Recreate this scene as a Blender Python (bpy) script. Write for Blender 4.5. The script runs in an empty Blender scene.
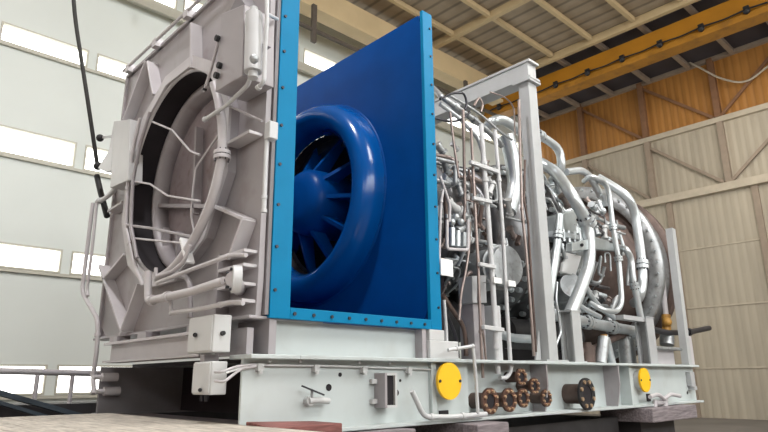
import bpy, math, random
from mathutils import Vector, Matrix
random.seed(7)
S = bpy.context.scene
COL = S.collection
V = Vector
PI = math.pi

# ---------------------------------------------------------------- materials
def nodes(name):
    m = bpy.data.materials.new(name); m.use_nodes = True
    nt = m.node_tree; b = nt.nodes['Principled BSDF']
    return m, nt, b
def paint(name, col, rough=0.45, metal=0.0, var=0.12, scale=3.0, bump=0.0, dirt=None, dirt_amt=0.5, spec=0.5, coat=0.0, bscale=40):
    m, nt, b = nodes(name); L = nt.links
    tc = nt.nodes.new('ShaderNodeTexCoord')
    n = nt.nodes.new('ShaderNodeTexNoise'); n.inputs['Scale'].default_value = scale; n.inputs['Detail'].default_value = 6
    L.new(tc.outputs['Object'], n.inputs['Vector'])
    r = nt.nodes.new('ShaderNodeValToRGB')
    r.color_ramp.elements[0].position = 0.3; r.color_ramp.elements[1].position = 0.7
    c = V(col)
    r.color_ramp.elements[0].color = (*(c*(1-var)), 1); r.color_ramp.elements[1].color = (*[min(1, x*(1+var)) for x in c], 1)
    L.new(n.outputs['Fac'], r.inputs['Fac'])
    out = r.outputs['Color']
    if dirt:
        n2 = nt.nodes.new('ShaderNodeTexNoise'); n2.inputs['Scale'].default_value = scale*2.3; n2.inputs['Detail'].default_value = 9
        L.new(tc.outputs['Object'], n2.inputs['Vector'])
        r2 = nt.nodes.new('ShaderNodeValToRGB'); r2.color_ramp.elements[0].position = 0.52; r2.color_ramp.elements[1].position = 0.72
        r2.color_ramp.elements[1].color = (dirt_amt, dirt_amt, dirt_amt, 1)
        L.new(n2.outputs['Fac'], r2.inputs['Fac'])
        mx = nt.nodes.new('ShaderNodeMixRGB'); mx.inputs['Color2'].default_value = (*dirt, 1)
        L.new(r2.outputs['Color'], mx.inputs['Fac']); L.new(out, mx.inputs['Color1']); out = mx.outputs['Color']
    L.new(out, b.inputs['Base Color'])
    b.inputs['Roughness'].default_value = rough; b.inputs['Metallic'].default_value = metal
    b.inputs['Specular IOR Level'].default_value = spec
    if coat: b.inputs['Coat Weight'].default_value = coat; b.inputs['Coat Roughness'].default_value = 0.12
    if bump:
        n3 = nt.nodes.new('ShaderNodeTexNoise'); n3.inputs['Scale'].default_value = bscale
        L.new(tc.outputs['Object'], n3.inputs['Vector'])
        bp = nt.nodes.new('ShaderNodeBump'); bp.inputs['Strength'].default_value = bump; bp.inputs['Distance'].default_value = 0.02
        L.new(n3.outputs['Fac'], bp.inputs['Height']); L.new(bp.outputs['Normal'], b.inputs['Normal'])
    return m
def ribbed(name, col, axis, pitch, rough=0.6, depth=0.6, joint=0.25, var=0.1, streak=None):
    """profiled sheet: ribs across one axis, shallow joints, weather streaks"""
    m, nt, b = nodes(name); L = nt.links
    tc = nt.nodes.new('ShaderNodeTexCoord'); sp = nt.nodes.new('ShaderNodeSeparateXYZ')
    L.new(tc.outputs['Object'], sp.inputs[0])
    mu = nt.nodes.new('ShaderNodeMath'); mu.operation = 'MULTIPLY'; mu.inputs[1].default_value = 2*PI/pitch
    L.new(sp.outputs[axis], mu.inputs[0])
    si = nt.nodes.new('ShaderNodeMath'); si.operation = 'SINE'; L.new(mu.outputs[0], si.inputs[0])
    bp = nt.nodes.new('ShaderNodeBump'); bp.inputs['Strength'].default_value = depth; bp.inputs['Distance'].default_value = 0.05
    L.new(si.outputs[0], bp.inputs['Height']); L.new(bp.outputs['Normal'], b.inputs['Normal'])
    n = nt.nodes.new('ShaderNodeTexNoise'); n.inputs['Scale'].default_value = 0.8; n.inputs['Detail'].default_value = 5
    mp = nt.nodes.new('ShaderNodeMapping'); mp.inputs['Scale'].default_value = (2, 2, 0.25)
    L.new(tc.outputs['Object'], mp.inputs['Vector']); L.new(mp.outputs['Vector'], n.inputs['Vector'])
    r = nt.nodes.new('ShaderNodeValToRGB'); c = V(col)
    r.color_ramp.elements[0].position = 0.3; r.color_ramp.elements[1].position = 0.7
    r.color_ramp.elements[0].color = (*(c*(1-var)), 1); r.color_ramp.elements[1].color = (*(c*(1+var)), 1)
    L.new(n.outputs['Fac'], r.inputs['Fac'])
    # narrow dark lap lines between ribs
    r2 = nt.nodes.new('ShaderNodeValToRGB'); r2.color_ramp.elements[0].position = 0.0; r2.color_ramp.elements[1].position = 0.25
    r2.color_ramp.elements[0].color = (1-joint,)*3+(1,); r2.color_ramp.elements[1].color = (1, 1, 1, 1)
    ad = nt.nodes.new('ShaderNodeMath'); ad.operation = 'MULTIPLY_ADD'; ad.inputs[1].default_value = 0.5; ad.inputs[2].default_value = 0.5
    L.new(si.outputs[0], ad.inputs[0]); L.new(ad.outputs[0], r2.inputs['Fac'])
    mx = nt.nodes.new('ShaderNodeMixRGB'); mx.blend_type = 'MULTIPLY'; mx.inputs['Fac'].default_value = 1
    L.new(r.outputs['Color'], mx.inputs['Color1']); L.new(r2.outputs['Color'], mx.inputs['Color2'])
    L.new(mx.outputs['Color'], b.inputs['Base Color']); b.inputs['Roughness'].default_value = rough
    return m
def wood(name, col, axis=(1, 8, 8), plank=None):
    m, nt, b = nodes(name); L = nt.links
    tc = nt.nodes.new('ShaderNodeTexCoord'); mp = nt.nodes.new('ShaderNodeMapping'); mp.inputs['Scale'].default_value = axis
    n = nt.nodes.new('ShaderNodeTexNoise'); n.inputs['Scale'].default_value = 4; n.inputs['Detail'].default_value = 9
    L.new(tc.outputs['Object'], mp.inputs['Vector']); L.new(mp.outputs['Vector'], n.inputs['Vector'])
    r = nt.nodes.new('ShaderNodeValToRGB'); c = V(col)
    r.color_ramp.elements[0].position = 0.3; r.color_ramp.elements[1].position = 0.7
    r.color_ramp.elements[0].color = (*(c*0.6), 1); r.color_ramp.elements[1].color = (*(c*1.25), 1)
    L.new(n.outputs['Fac'], r.inputs['Fac']); L.new(r.outputs['Color'], b.inputs['Base Color'])
    b.inputs['Roughness'].default_value = 0.8
    bp = nt.nodes.new('ShaderNodeBump'); bp.inputs['Strength'].default_value = 0.5; bp.inputs['Distance'].default_value = 0.02
    L.new(n.outputs['Fac'], bp.inputs['Height']); L.new(bp.outputs['Normal'], b.inputs['Normal'])
    return m
def glow(name, col, st):
    m, nt, b = nodes(name)
    b.inputs['Base Color'].default_value = (*col, 1); b.inputs['Roughness'].default_value = 0.3
    b.inputs['Emission Color'].default_value = (*col, 1); b.inputs['Emission Strength'].default_value = st
    return m

M = dict(
 skid=paint('skid_paint', (0.50, 0.55, 0.55), 0.42, var=0.05, dirt=(0.33, 0.33, 0.31), dirt_amt=0.25, scale=1.2),
 skidg=paint('skid_grey_paint', (0.40, 0.41, 0.42), 0.5, var=0.08),
 grey=paint('casing_grey_paint', (0.35, 0.33, 0.345), 0.42, var=0.10, scale=1.5, dirt=(0.20, 0.15, 0.14), dirt_amt=0.4),
 greyl=paint('pale_grey_paint', (0.50, 0.48, 0.495), 0.4, var=0.06),
 boxp=paint('box_paint', (0.55, 0.56, 0.56), 0.4, var=0.04),
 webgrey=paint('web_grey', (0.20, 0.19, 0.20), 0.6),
 shade_dark=paint('near_black_shade', (0.018, 0.012, 0.017), 0.7, var=0.2),  # near-black painting in the shade inside the base and under the engine
 void=paint('recess_shade_black', (0.012, 0.009, 0.012), 0.85, var=0.3),  # near-black standing in for the shade inside holes and recesses
 inner=paint('inner_liner', (0.29, 0.25, 0.265), 0.45, var=0.15, dirt=(0.12, 0.07, 0.06), dirt_amt=0.5),
 bluef=paint('bright_blue_paint', (0.001, 0.19, 0.385), 0.42, spec=0.12, var=0.05),
 blued=paint('deep_blue_gloss', (0.0004, 0.056, 0.25), 0.34, var=0.08, spec=0.12),
 bluebell=paint('bell_blue_gloss', (0.0005, 0.075, 0.30), 0.20, var=0.06, coat=0.35, spec=0.3),
 black=paint('black_rubber', (0.012, 0.012, 0.014), 0.6),
 bolt=paint('dark_bolt', (0.05, 0.05, 0.06), 0.4, metal=0.7),
 silver=paint('silver_pipe', (0.57, 0.61, 0.63), 0.36, metal=0.62, var=0.08, scale=6),
 silverd=paint('dull_silver', (0.40, 0.42, 0.43), 0.42, metal=0.6, var=0.18, scale=5, dirt=(0.12, 0.10, 0.09)),
 gearbox=paint('gearbox_dark', (0.06, 0.058, 0.06), 0.4, metal=0.6, var=0.3),
 engine=paint('engine_case', (0.15, 0.15, 0.155), 0.38, metal=0.8, var=0.22, scale=4, dirt=(0.09, 0.07, 0.06), dirt_amt=0.6),
 enginel=paint('light_case', (0.40, 0.435, 0.44), 0.36, metal=0.6, var=0.15, scale=4),
 white=paint('white_pipe_paint', (0.55, 0.56, 0.57), 0.38, var=0.05),
 gantry=paint('gantry_grey', (0.44, 0.455, 0.46), 0.4, var=0.05, dirt=(0.30, 0.29, 0.28), dirt_amt=0.12),
 plate=paint('white_plate', (0.85, 0.86, 0.86), 0.4, var=0.03),
 copper=paint('brown_tube', (0.30, 0.245, 0.225), 0.38, metal=0.55, var=0.2, scale=6),
 rust=paint('heat_stained_brown', (0.115, 0.08, 0.068), 0.55, metal=0.4, var=0.35, scale=3, dirt=(0.06, 0.04, 0.035)),
 brass=paint('brass', (0.85, 0.62, 0.42), 0.3, metal=0.8, var=0.2),
 flange=paint('bronze_flange', (0.20, 0.12, 0.095), 0.3, metal=0.7, var=0.3),
 yellow=paint('yellow_cover', (0.90, 0.52, 0.008), 0.55, var=0.05),
 ochre=paint('ochre_valve', (0.45, 0.24, 0.05), 0.5, var=0.2, scale=8),
 crane=paint('crane_orange', (0.44, 0.19, 0.012), 0.5, var=0.1, scale=1),
 craned=paint('crane_ochre', (0.38, 0.17, 0.015), 0.5, var=0.15, scale=1, dirt=(0.12, 0.06, 0.02)),
 wallL=paint('cream_green_wall', (0.67, 0.715, 0.685), 0.7, var=0.04, scale=0.4),
 frame=paint('window_frame_cream', (0.50, 0.49, 0.42), 0.6, var=0.05),
 pane=glow('daylit_pane', (1.0, 1.0, 0.96), 3.2),
 wallO=ribbed('ochre_profiled_sheet', (0.37, 0.165, 0.035), 1, 0.33, joint=0.16, depth=0.3),
 wallC=ribbed('cream_profiled_sheet', (0.39, 0.345, 0.27), 1, 0.33, joint=0.06, depth=0.22),
 steelc=paint('cream_steel', (0.45, 0.395, 0.31), 0.6, var=0.08),
 steelm=paint('greybrown_steel', (0.27, 0.215, 0.165), 0.6, var=0.1),
 steelb=paint('brown_steel', (0.20, 0.10, 0.05), 0.6, var=0.15),
 roofp=ribbed('tan_roof_sheet', (0.31, 0.25, 0.18), 0, 0.62, joint=0.45, depth=0.3),
 roof_shade=paint('shaded_roof_sheet', (0.035, 0.032, 0.040), 0.7, var=0.2, scale=0.8),  # sheets darkened to paint in the shade over the far bay
 rail=paint('rail_brown', (0.075, 0.06, 0.048), 0.6),
 purlin=paint('tan_purlin', (0.54, 0.42, 0.245), 0.6, var=0.08, scale=1),
 floor=paint('hall_floor', (0.15, 0.135, 0.12), 0.7, var=0.15, scale=0.5),
 deck=wood('weathered_planks', (0.46, 0.42, 0.36), (8, 1, 8)),
 redwood=wood('red_painted_timber', (0.22, 0.085, 0.075)),
 greywood=wood('grey_sleeper', (0.22, 0.19, 0.20)),
 rope=paint('tarred_rope', (0.025, 0.024, 0.022), 0.8, bump=0.6),
 ramp=paint('dark_blue_steel', (0.055, 0.075, 0.095), 0.5, var=0.3),
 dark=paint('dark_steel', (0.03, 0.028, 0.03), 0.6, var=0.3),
 label=paint('nameplate_ink', (0.2, 0.2, 0.22), 0.5),
)

# ---------------------------------------------------------------- mesh builder
class MB:
    def __init__(s): s.v = []; s.f = []; s.s = []
    def add(s, vs, fs, smooth=False):
        o = len(s.v); s.v += [V(x) for x in vs]
        s.f += [[i+o for i in f] for f in fs]; s.s += [smooth]*len(fs)
    def box(s, a, b):
        (x0, y0, z0), (x1, y1, z1) = a, b
        vs = [(x0,y0,z0),(x1,y0,z0),(x1,y1,z0),(x0,y1,z0),(x0,y0,z1),(x1,y0,z1),(x1,y1,z1),(x0,y1,z1)]
        s.add(vs, [(0,3,2,1),(4,5,6,7),(0,1,5,4),(1,2,6,5),(2,3,7,6),(3,0,4,7)]); return s
    def prism(s, poly, vec):
        n = len(poly); vec = V(vec); p = [V(q) for q in poly]
        s.add(p+[q+vec for q in p], [list(range(n))[::-1], list(range(n, 2*n))]+[(i, (i+1) % n, n+(i+1) % n, n+i) for i in range(n)]); return s
    def bar(s, p0, p1, w, h, up=(0, 0, 1)):
        p0, p1 = V(p0), V(p1); d = (p1-p0).normalized(); u = V(up)
        if abs(d.dot(u)) > 0.98: u = V((0, 1, 0))
        a = d.cross(u).normalized(); b = a.cross(d).normalized()
        q = [p0+a*(i*w/2)+b*(j*h/2) for i, j in ((-1,-1),(1,-1),(1,1),(-1,1))]
        return s.prism(q, p1-p0)
    def cyl(s, p0, p1, r0, r1=None, n=16, cap=True):
        r1 = r0 if r1 is None else r1
        p0, p1 = V(p0), V(p1); d = (p1-p0).normalized()
        a = d.orthogonal().normalized(); b = d.cross(a)
        vs = []
        for p, r in ((p0, r0), (p1, r1)):
            vs += [p+(a*math.cos(2*PI*i/n)+b*math.sin(2*PI*i/n))*r for i in range(n)]
        s.add(vs, [(i, (i+1) % n, n+(i+1) % n, n+i) for i in range(n)], True)
        if cap:
            s.add(vs[:n], [list(range(n))[::-1]]); s.add(vs[n:], [list(range(n))])
        return s
    def tube(s, pts, r, n=10, fil=None):
        P = [V(p) for p in pts]; fil = r*3.2 if fil is None else fil
        path = [P[0]]
        for i in range(1, len(P)-1):
            a, b, c = P[i-1], P[i], P[i+1]
            la, lc = (a-b).length, (c-b).length
            f = min(fil, la*0.48, lc*0.48)
            q0, q2 = b+(a-b)*(f/la), b+(c-b)*(f/lc)
            for k in range(7):
                t = k/6; path.append(q0*(1-t)**2+b*2*t*(1-t)+q2*t*t)
        path.append(P[-1])
        pp = [path[0]]
        for q in path[1:]:
            if (q-pp[-1]).length > 1e-5: pp.append(q)
        path = pp
        d0 = (path[1]-path[0]).normalized(); a = d0.orthogonal().normalized()
        vs = []; m = len(path)
        for i, p in enumerate(path):
            d = ((path[min(i+1, m-1)]-p).normalized()+(p-path[max(i-1, 0)]).normalized()).normalized()
            a = (a-d*a.dot(d)).normalized(); b = d.cross(a)
            vs += [p+(a*math.cos(2*PI*k/n)+b*math.sin(2*PI*k/n))*r for k in range(n)]
        fs = [(i*n+k, i*n+(k+1) % n, (i+1)*n+(k+1) % n, (i+1)*n+k) for i in range(m-1) for k in range(n)]
        s.add(vs, fs, True)
        s.add(vs[:n], [list(range(n))[::-1]]); s.add(vs[-n:], [list(range(n))]); return s
    def lathe(s, prof, cy, cz, n=72, closed=False):
        """profile of (x, r) turned about a line along X"""
        vs = []; m = len(prof)
        for x, r in prof:
            vs += [(x, cy+r*math.cos(2*PI*i/n), cz+r*math.sin(2*PI*i/n)) for i in range(n)]
        rng = range(m) if closed else range(m-1)
        s.add(vs, [(j*n+i, j*n+(i+1) % n, ((j+1) % m)*n+(i+1) % n, ((j+1) % m)*n+i) for j in rng for i in range(n)], True); return s
    def ball(s, c, r, n=12):
        c = V(c); vs = [c+V((0, 0, r))]
        for j in range(1, n//2):
            t = PI*j/(n//2)
            vs += [c+V((math.sin(t)*math.cos(2*PI*i/n), math.sin(t)*math.sin(2*PI*i/n), math.cos(t)))*r for i in range(n)]
        vs.append(c-V((0, 0, r))); k = n//2-1
        fs = [(0, 1+i, 1+(i+1) % n) for i in range(n)]
        for j in range(k-1): fs += [(1+j*n+i, 1+(j+1)*n+i, 1+(j+1)*n+(i+1) % n, 1+j*n+(i+1) % n) for i in range(n)]
        e = len(vs)-1; fs += [(e, 1+(k-1)*n+(i+1) % n, 1+(k-1)*n+i) for i in range(n)]
        s.add(vs, fs, True); return s
    def build(s, name, mat, parent=None, bev=0.0, org=None):
        me = bpy.data.meshes.new(name)
        o = bpy.data.objects.new(name, me); COL.objects.link(o)
        if parent is not None:
            base = WL[parent.name]; o.parent = parent
            loc = V((0, 0, 0)); off = base
        else:
            lo = [min(p[i] for p in s.v) for i in range(3)]; hi = [max(p[i] for p in s.v) for i in range(3)]
            loc = V(org) if org else V(((lo[0]+hi[0])/2, (lo[1]+hi[1])/2, lo[2])); off = loc; o.location = loc
        WL[o.name] = off if parent is not None else loc
        me.from_pydata([tuple(p-off) for p in s.v], [], s.f)
        me.polygons.foreach_set('use_smooth', s.s)
        me.materials.append(M[mat]); me.update()
        import bmesh
        bm = bmesh.new(); bm.from_mesh(me); bmesh.ops.recalc_face_normals(bm, faces=bm.faces); bm.to_mesh(me); bm.free()
        if bev:
            b = o.modifiers.new('edge', 'BEVEL'); b.width = bev; b.segments = 2; b.limit_method = 'ANGLE'; b.angle_limit = 0.7
        return o
WL = {}
def thing(name, label, cat, loc, group=None):
    o = bpy.data.objects.new(name, None); COL.objects.link(o); o.location = loc; o.empty_display_size = 0.1
    WL[o.name] = V(loc); o['label'] = label; o['category'] = cat
    if group: o['group'] = group
    return o
def tag(o, label, cat, group=None):
    o['label'] = label; o['category'] = cat
    if group: o['group'] = group
    return o
def struct(o): o['kind'] = 'structure'; return o
def pipe(name, label, cat, pts, r, mat='silver', fil=None, fl=(), flr=1.7, group=None, n=10, clamp=(), flmat=None):
    """a pipe; fl: places along it (segment, t) carrying a bolted joint of two flanges; clamp: slim collars"""
    mb = MB().tube(pts, r, n=n, fil=fil)
    if not fl and not clamp:
        return tag(mb.build(name, mat), label, cat, group)
    lo = min((V(p) for p in pts), key=lambda p: p.z)
    t = thing(name, label, cat, lo, group)
    mb.build('tube', mat, t)
    P = [V(p) for p in pts]
    for i, u in fl:
        d = (P[i+1]-P[i]).normalized(); c = P[i]+(P[i+1]-P[i])*u
        q = MB(); q.cyl(c-d*r*0.9, c+d*r*0.9, r*1.02, n=20)
        q.cyl(c-d*r*0.9, c-d*r*0.12, r*flr, n=20); q.cyl(c+d*r*0.12, c+d*r*0.9, r*flr, n=20)
        a = d.orthogonal().normalized(); b = d.cross(a); bl = []
        for k in range(8):
            w = c+(a*math.cos(k*PI/4)+b*math.sin(k*PI/4))*r*(flr*0.82)
            bl.append((w-d*r*1.25, w+d*r*1.25))
        fo = q.build('flange', flmat or mat, t)
        for b0, b1 in bl: MB().cyl(b0, b1, r*0.14, n=6).build('bolt', 'bolt', fo)
    for i, u in clamp:
        d = (P[i+1]-P[i]).normalized(); c = P[i]+(P[i+1]-P[i])*u
        MB().cyl(c-d*r*0.8, c+d*r*0.8, r*1.35, n=12).build('collar', flmat or mat, t)
    return t

# ---------------------------------------------------------------- the setting
struct(MB().box((-9, -12, -0.2), (29.3, 18.3, 0)).build('floor', 'floor'))
# left wall with a strip-window grid
wins = []
xs = [2.55+2.54*k for k in range(-3, 11)]
rows = [(1.40, 2.16), (4.58, 5.24), (7.62, 8.40), (10.78, 11.38), (13.90, 14.60)]
W = MB()
zc = 0.0
for z0, z1 in rows:
    W.box((-9, 18.0, zc), (29.3, 18.3, z0)); zc = z1
W.box((-9, 18.0, zc), (29.3, 18.3, 16.4))
for z0, z1 in rows:
    e = -9
    for x in xs:
        if x > e: W.box((e, 18.0, z0), (x, 18.3, z1))
        e = x+2.30
    W.box((e, 18.0, z0), (29.3, 18.3, z1))
struct(W.build('wall_left', 'wallL'))
wn = 0
for z0, z1 in rows:
    for x in xs:
        wn += 1
        t = bpy.data.objects.new('window_%d' % wn, None); COL.objects.link(t); t.location = (x+1.15, 18.0, z0); WL[t.name] = V(t.location); struct(t)
        f = MB()
        w = 2.30
        f.box((x, 17.965, z0), (x+w, 18.16, z0+0.045)); f.box((x, 17.965, z1-0.045), (x+w, 18.16, z1))
        f.box((x, 17.965, z0+0.045), (x+0.045, 18.16, z1-0.045)); f.box((x+w-0.045, 17.965, z0+0.045), (x+w, 18.16, z1-0.045))
        f.build('window_frame', 'frame', t)
        MB().box((x+0.045, 18.10, z0+0.045), (x+w-0.045, 18.12, z1-0.045)).build('window_pane', 'pane', t)
# the near long wall and the left end wall close the hall behind the viewer; glowing panes in both are added, unseen, to light the machine
N = MB()
N.box((-9.3, -12.3, 0), (29.3, -12, 6.0)).box((-9.3, -12.3, 11.5), (29.3, -12, 16.4))
for k in range(9): N.box((-9.3+4.75*k, -12.3, 6.0), (-8.8+4.75*k, -12, 11.5))
struct(N.build('wall_near', 'steelb'))
N = MB()
N.box((-9.3, -12, 0), (-9, 18.3, 7.0)).box((-9.3, -12, 9.0), (-9, 18.3, 16.4))
for k in range(7): N.box((-9.3, -12+4.96*k, 7.0), (-9, -11.46+4.96*k, 9.0))
struct(N.build('wall_left_end', 'steelb'))
for k in range(8):
    wn += 1; struct(MB().box((-8.8+4.75*k, -12.2, 6.0), (-4.55+4.75*k, -12.17, 11.5)).build('window_%d' % wn, 'pane'))  # added glowing panes, out of view, lighting the near sides
for k in range(6):
    wn += 1; struct(MB().box((-9.2, -11.46+4.96*k, 7.0), (-9.17, -7.04+4.96*k, 9.0)).build('window_%d' % wn, 'pane'))  # added glowing panes, out of view, lighting the left-facing sides
tn = 0
def trim(mb, mat):
    global tn; tn += 1
    return struct(mb.build('trim_%d' % tn, mat))
for z0, z1 in rows:
    trim(MB().box((-9, 17.90, z0-0.10), (29, 17.995, z0-0.02)), 'frame')
# right end wall: ochre upper sheets, cream lower sheets, steel framing
struct(MB().box((29, -12, 13.08), (29.3, 18.0, 16.4)).build('wall_right_upper', 'wallO'))
struct(MB().box((29, -12, 0), (29.3, 18.0, 13.08)).build('wall_right', 'wallC'))
trim(MB().box((28.80, -12, 12.95), (29, 17.95, 13.20)), 'steelc')
trim(MB().box((28.70, -12, 9.70), (29, 17.95, 10.05)), 'steelc')
for z in (7.35, 4.70, 2.07): trim(MB().box((28.96, -12, z-0.03), (29, 17.95, z+0.03)), 'steelc')
for k in range(-4, 3):
    y = 11.42-3.35*k if False else 8.07+3.35*k
    if y > 17.5 or y < -11: continue
    trim(MB().box((28.74, y-0.13, 13.20), (29, y+0.13, 16.15)), 'steelb')
    trim(MB().box((28.76, y-0.13, 10.05), (29, y+0.13, 12.95)), 'steelm')
    trim(MB().box((28.86, y-1.05+0.3*(k % 2), 0.0), (29, y-0.80+0.3*(k % 2), 9.70)), 'steelm')
    if k != 0:
        trim(MB().bar((28.86, y+0.1, 16.0), (28.86, y-3.15, 13.22), 0.09, 0.13), 'steelb')
        trim(MB().bar((28.86, y+0.1, 12.8), (28.86, y-3.15, 10.1), 0.09, 0.13), 'steelm')
    else:
        trim(MB().bar((28.86, y-0.1, 13.22), (28.86, y-3.2, 16.0), 0.09, 0.13), 'steelb')
        trim(MB().bar((28.86, y-0.1, 10.1), (28.86, y-3.2, 12.8), 0.09, 0.13), 'steelm')
trim(MB().box((28.78, -12, 16.02), (29, 17.95, 16.2)), 'steelm')
# roof: tan bay, then shade past the cross beam painted in as dark sheets
struct(MB().box((-9, -12, 16.20), (23.1, 18.3, 16.4)).build('ceiling', 'roofp'))
struct(MB().box((23.1, -12, 16.20), (29.3, 18.3, 16.4)).build('ceiling_far_bay', 'roof_shade'))
for k in range(-4, 5):
    y = 9.0+1.93*k
    trim(MB().box((-9, y-0.08, 16.0), (22.95, y+0.08, 16.2)), 'purlin')
    trim(MB().box((23.25, y-0.10, 16.0), (28.95, y+0.10, 16.2)), 'steelm')  # duller than the near purlins, part of the painted shade
for x in (4.3, 11.3, 18.3): trim(MB().box((x-0.11, -12, 15.90), (x+0.11, 17.95, 16.2)), 'purlin')
trim(MB().box((23.0, -12, 15.86), (23.2, 17.95, 16.2)), 'purlin')
# eaves beam of the runway beside the left wall
trim(MB().box((-9, 15.9, 14.9), (23.0, 16.15, 15.95)).box((-9, 15.7, 14.78), (23.0, 16.35, 14.9)), 'purlin')

# conductor rail with a hanger below the runway beam
trim(MB().box((-9, 15.56, (10.698,15.600,13.780)[2]-0.06), (23.0, 15.66, (10.698,15.600,13.780)[2]+0.06)), 'rail')
for xx in (5.0, (11.429,15.600,14.018)[0], 20.0):
    trim(MB().box((xx-0.09, 15.55, (11.716,15.600,13.291)[2]), (xx+0.09, 15.67, 14.80)), 'rail')
trim(MB().box((-9, 17.6, 13.35), (23, 17.72, 13.6)), 'frame')
# overhead crane girder
cr = thing('overhead_crane', 'orange overhead travelling crane girder spanning the hall below the dark roof bay', 'crane', (24.2, 3.0, 14.72))
MB().box((24.0, -10, 14.98), (24.5, 17.6, 15.85)).build('girder', 'crane', cr, bev=0.02)
MB().box((23.88, -10, 14.72), (24.62, 17.6, 14.98)).build('lower_flange', 'craned', cr, bev=0.02)
pts = []
for k in range(0, 11):
    y = 0.25+1.63*k; pts += [(23.84, y, 15.10), (23.84, y+0.8, 15.04)]
MB().tube(pts, 0.035, n=6).build('festoon_cable', 'black', cr)
for k in range(0, 11):
    y = 0.25+1.63*k
    MB().box((23.78, y-0.10, 15.0), (23.9, y+0.10, 15.22)).ball((23.82, y, 15.02), 0.13).build('cable_trolley', 'black', cr)
# bracing under roof behind the crane
# ---------------------------------------------------------------- loading platform
dk = thing('loading_platform', 'weathered plank loading platform under the left end of the machine', 'platform', (0, 5, 0))
mb = MB()
x = -4.0
while x < 2.9:
    mb.box((x, 2.2, 1.27), (x+0.225, 8.15, 1.33)); x += 0.232
mb.build('planking', 'deck', dk, bev=0.006)
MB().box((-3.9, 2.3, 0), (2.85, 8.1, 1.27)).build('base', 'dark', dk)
pq = thing('end_pier', 'dark pier with a timber bearer under the left end of the machine base', 'pier', (3.2, 6.8, 0))
MB().box((2.93, 4.95, 0), (3.6, 8.7, 1.10)).build('pier', 'dark', pq)
MB().box((2.93, 4.88, 1.10), (3.62, 8.75, 1.29)).build('bearer', 'greywood', pq)
tag(MB().prism([(2.93, 4.42, 1.33), (3.66, 4.42, 1.33), (3.66, 4.85, 1.33), (2.93, 4.85, 1.36)], (0, 0, -0.33)).box((2.95, 4.5, 0), (3.6, 4.8, 1.0)).build('timber', 'redwood', bev=0.01), 'red painted squared timber lying beside the near lower corner of the machine base', 'timber')
# sleepers and piers below the right part of the base
def sleeper(x0, x1, y0, y1, z0, z1, label):
    t = thing('timber_sleeper', label, 'timber', ((x0+x1)/2, (y0+y1)/2, z0-0.001))
    MB().box((x0, y0, z0), (x1, y1, z1)).build('beam', 'greywood', t, bev=0.015)
    return t
def pier(x0, x1, y0, y1, z, label):
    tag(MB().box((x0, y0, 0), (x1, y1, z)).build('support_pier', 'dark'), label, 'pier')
sleeper(10.55, 12.45, 4.65, 5.6, 0.97, 1.20, 'grey timber sleeper jutting out under the right end of the machine base')
pier(10.8, 12.2, 5.0, 5.55, 0.969, 'dark pier under the sleeper at the right end of the base')
sleeper(5.75, 6.35, 4.55, 5.6, 1.02, 1.20, 'grey timber block under the base below the brass flanges')
pier(5.8, 6.3, 4.85, 5.55, 1.019, 'dark pier under the block below the brass flanges')
sleeper(4.05, 4.9, 4.7, 5.6, 1.02, 1.20, 'grey timber block under the base below the dark slotted pocket')
pier(4.1, 4.85, 4.9, 5.55, 1.019, 'dark pier under the block below the slotted pocket')

pier(6.5, 10.5, 5.25, 8.3, 1.05, 'long added dark block painting in the shade under the middle of the base')  # added dark block covers lit floor where only shade lies
# ---------------------------------------------------------------- machine base
sk = thing('machine_base', 'long pale grey-green steel base frame carrying the whole turbine', 'base frame', (8.2, 7.3, 1.21))
SX0, SX1 = 2.96, 13.45
MB().box((SX0, 5.0, 1.31), (3.7, 5.03, 1.90)).box((3.7, 5.0, 1.25), (6.16, 5.03, 1.90)).build('side_web', 'skid', sk)
MB().box((6.16, 5.15, 1.25), (10.55, 5.18, 1.90)).build('recessed_web', 'skid', sk)
MB().box((10.55, 5.0, 1.25), (SX1, 5.03, 1.90)).build('end_web', 'skid', sk)
MB().box((SX0, 4.86, 1.895), (3.5, 5.25, 1.935)).box((3.5, 4.86, 1.895), (SX1, 8.75, 1.935)).build('top_plate', 'skid', sk, bev=0.008)
MB().box((3.44, 5.25, 1.885), (3.499, 8.755, 1.936)).build('edge_shade_strip', 'shade_dark', sk)  # added dark strip hiding the lit plate edge in the shaded opening
MB().box((3.72, 4.86, 1.21), (SX1, 5.42, 1.25)).build('bottom_flange', 'skid', sk, bev=0.008)
MB().box((SX0, 8.55, 1.31), (SX1, 8.6, 1.895)).build('far_web', 'webgrey', sk)  # far side darker than the near web, painting in the inner shade
MB().box((SX1-0.04, 5.03, 1.25), (SX1, 8.55, 1.895)).build('end_plate', 'skid', sk)
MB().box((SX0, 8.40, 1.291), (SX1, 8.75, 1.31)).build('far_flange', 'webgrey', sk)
for xx in (4.1, 6.3, 8.0, 10.6): MB().box((xx, 5.19, 1.31), (xx+0.06, 8.55, 1.89)).build('cross_member', 'shade_dark', sk)  # near-black colour deepens the shade inside the open base end
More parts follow.
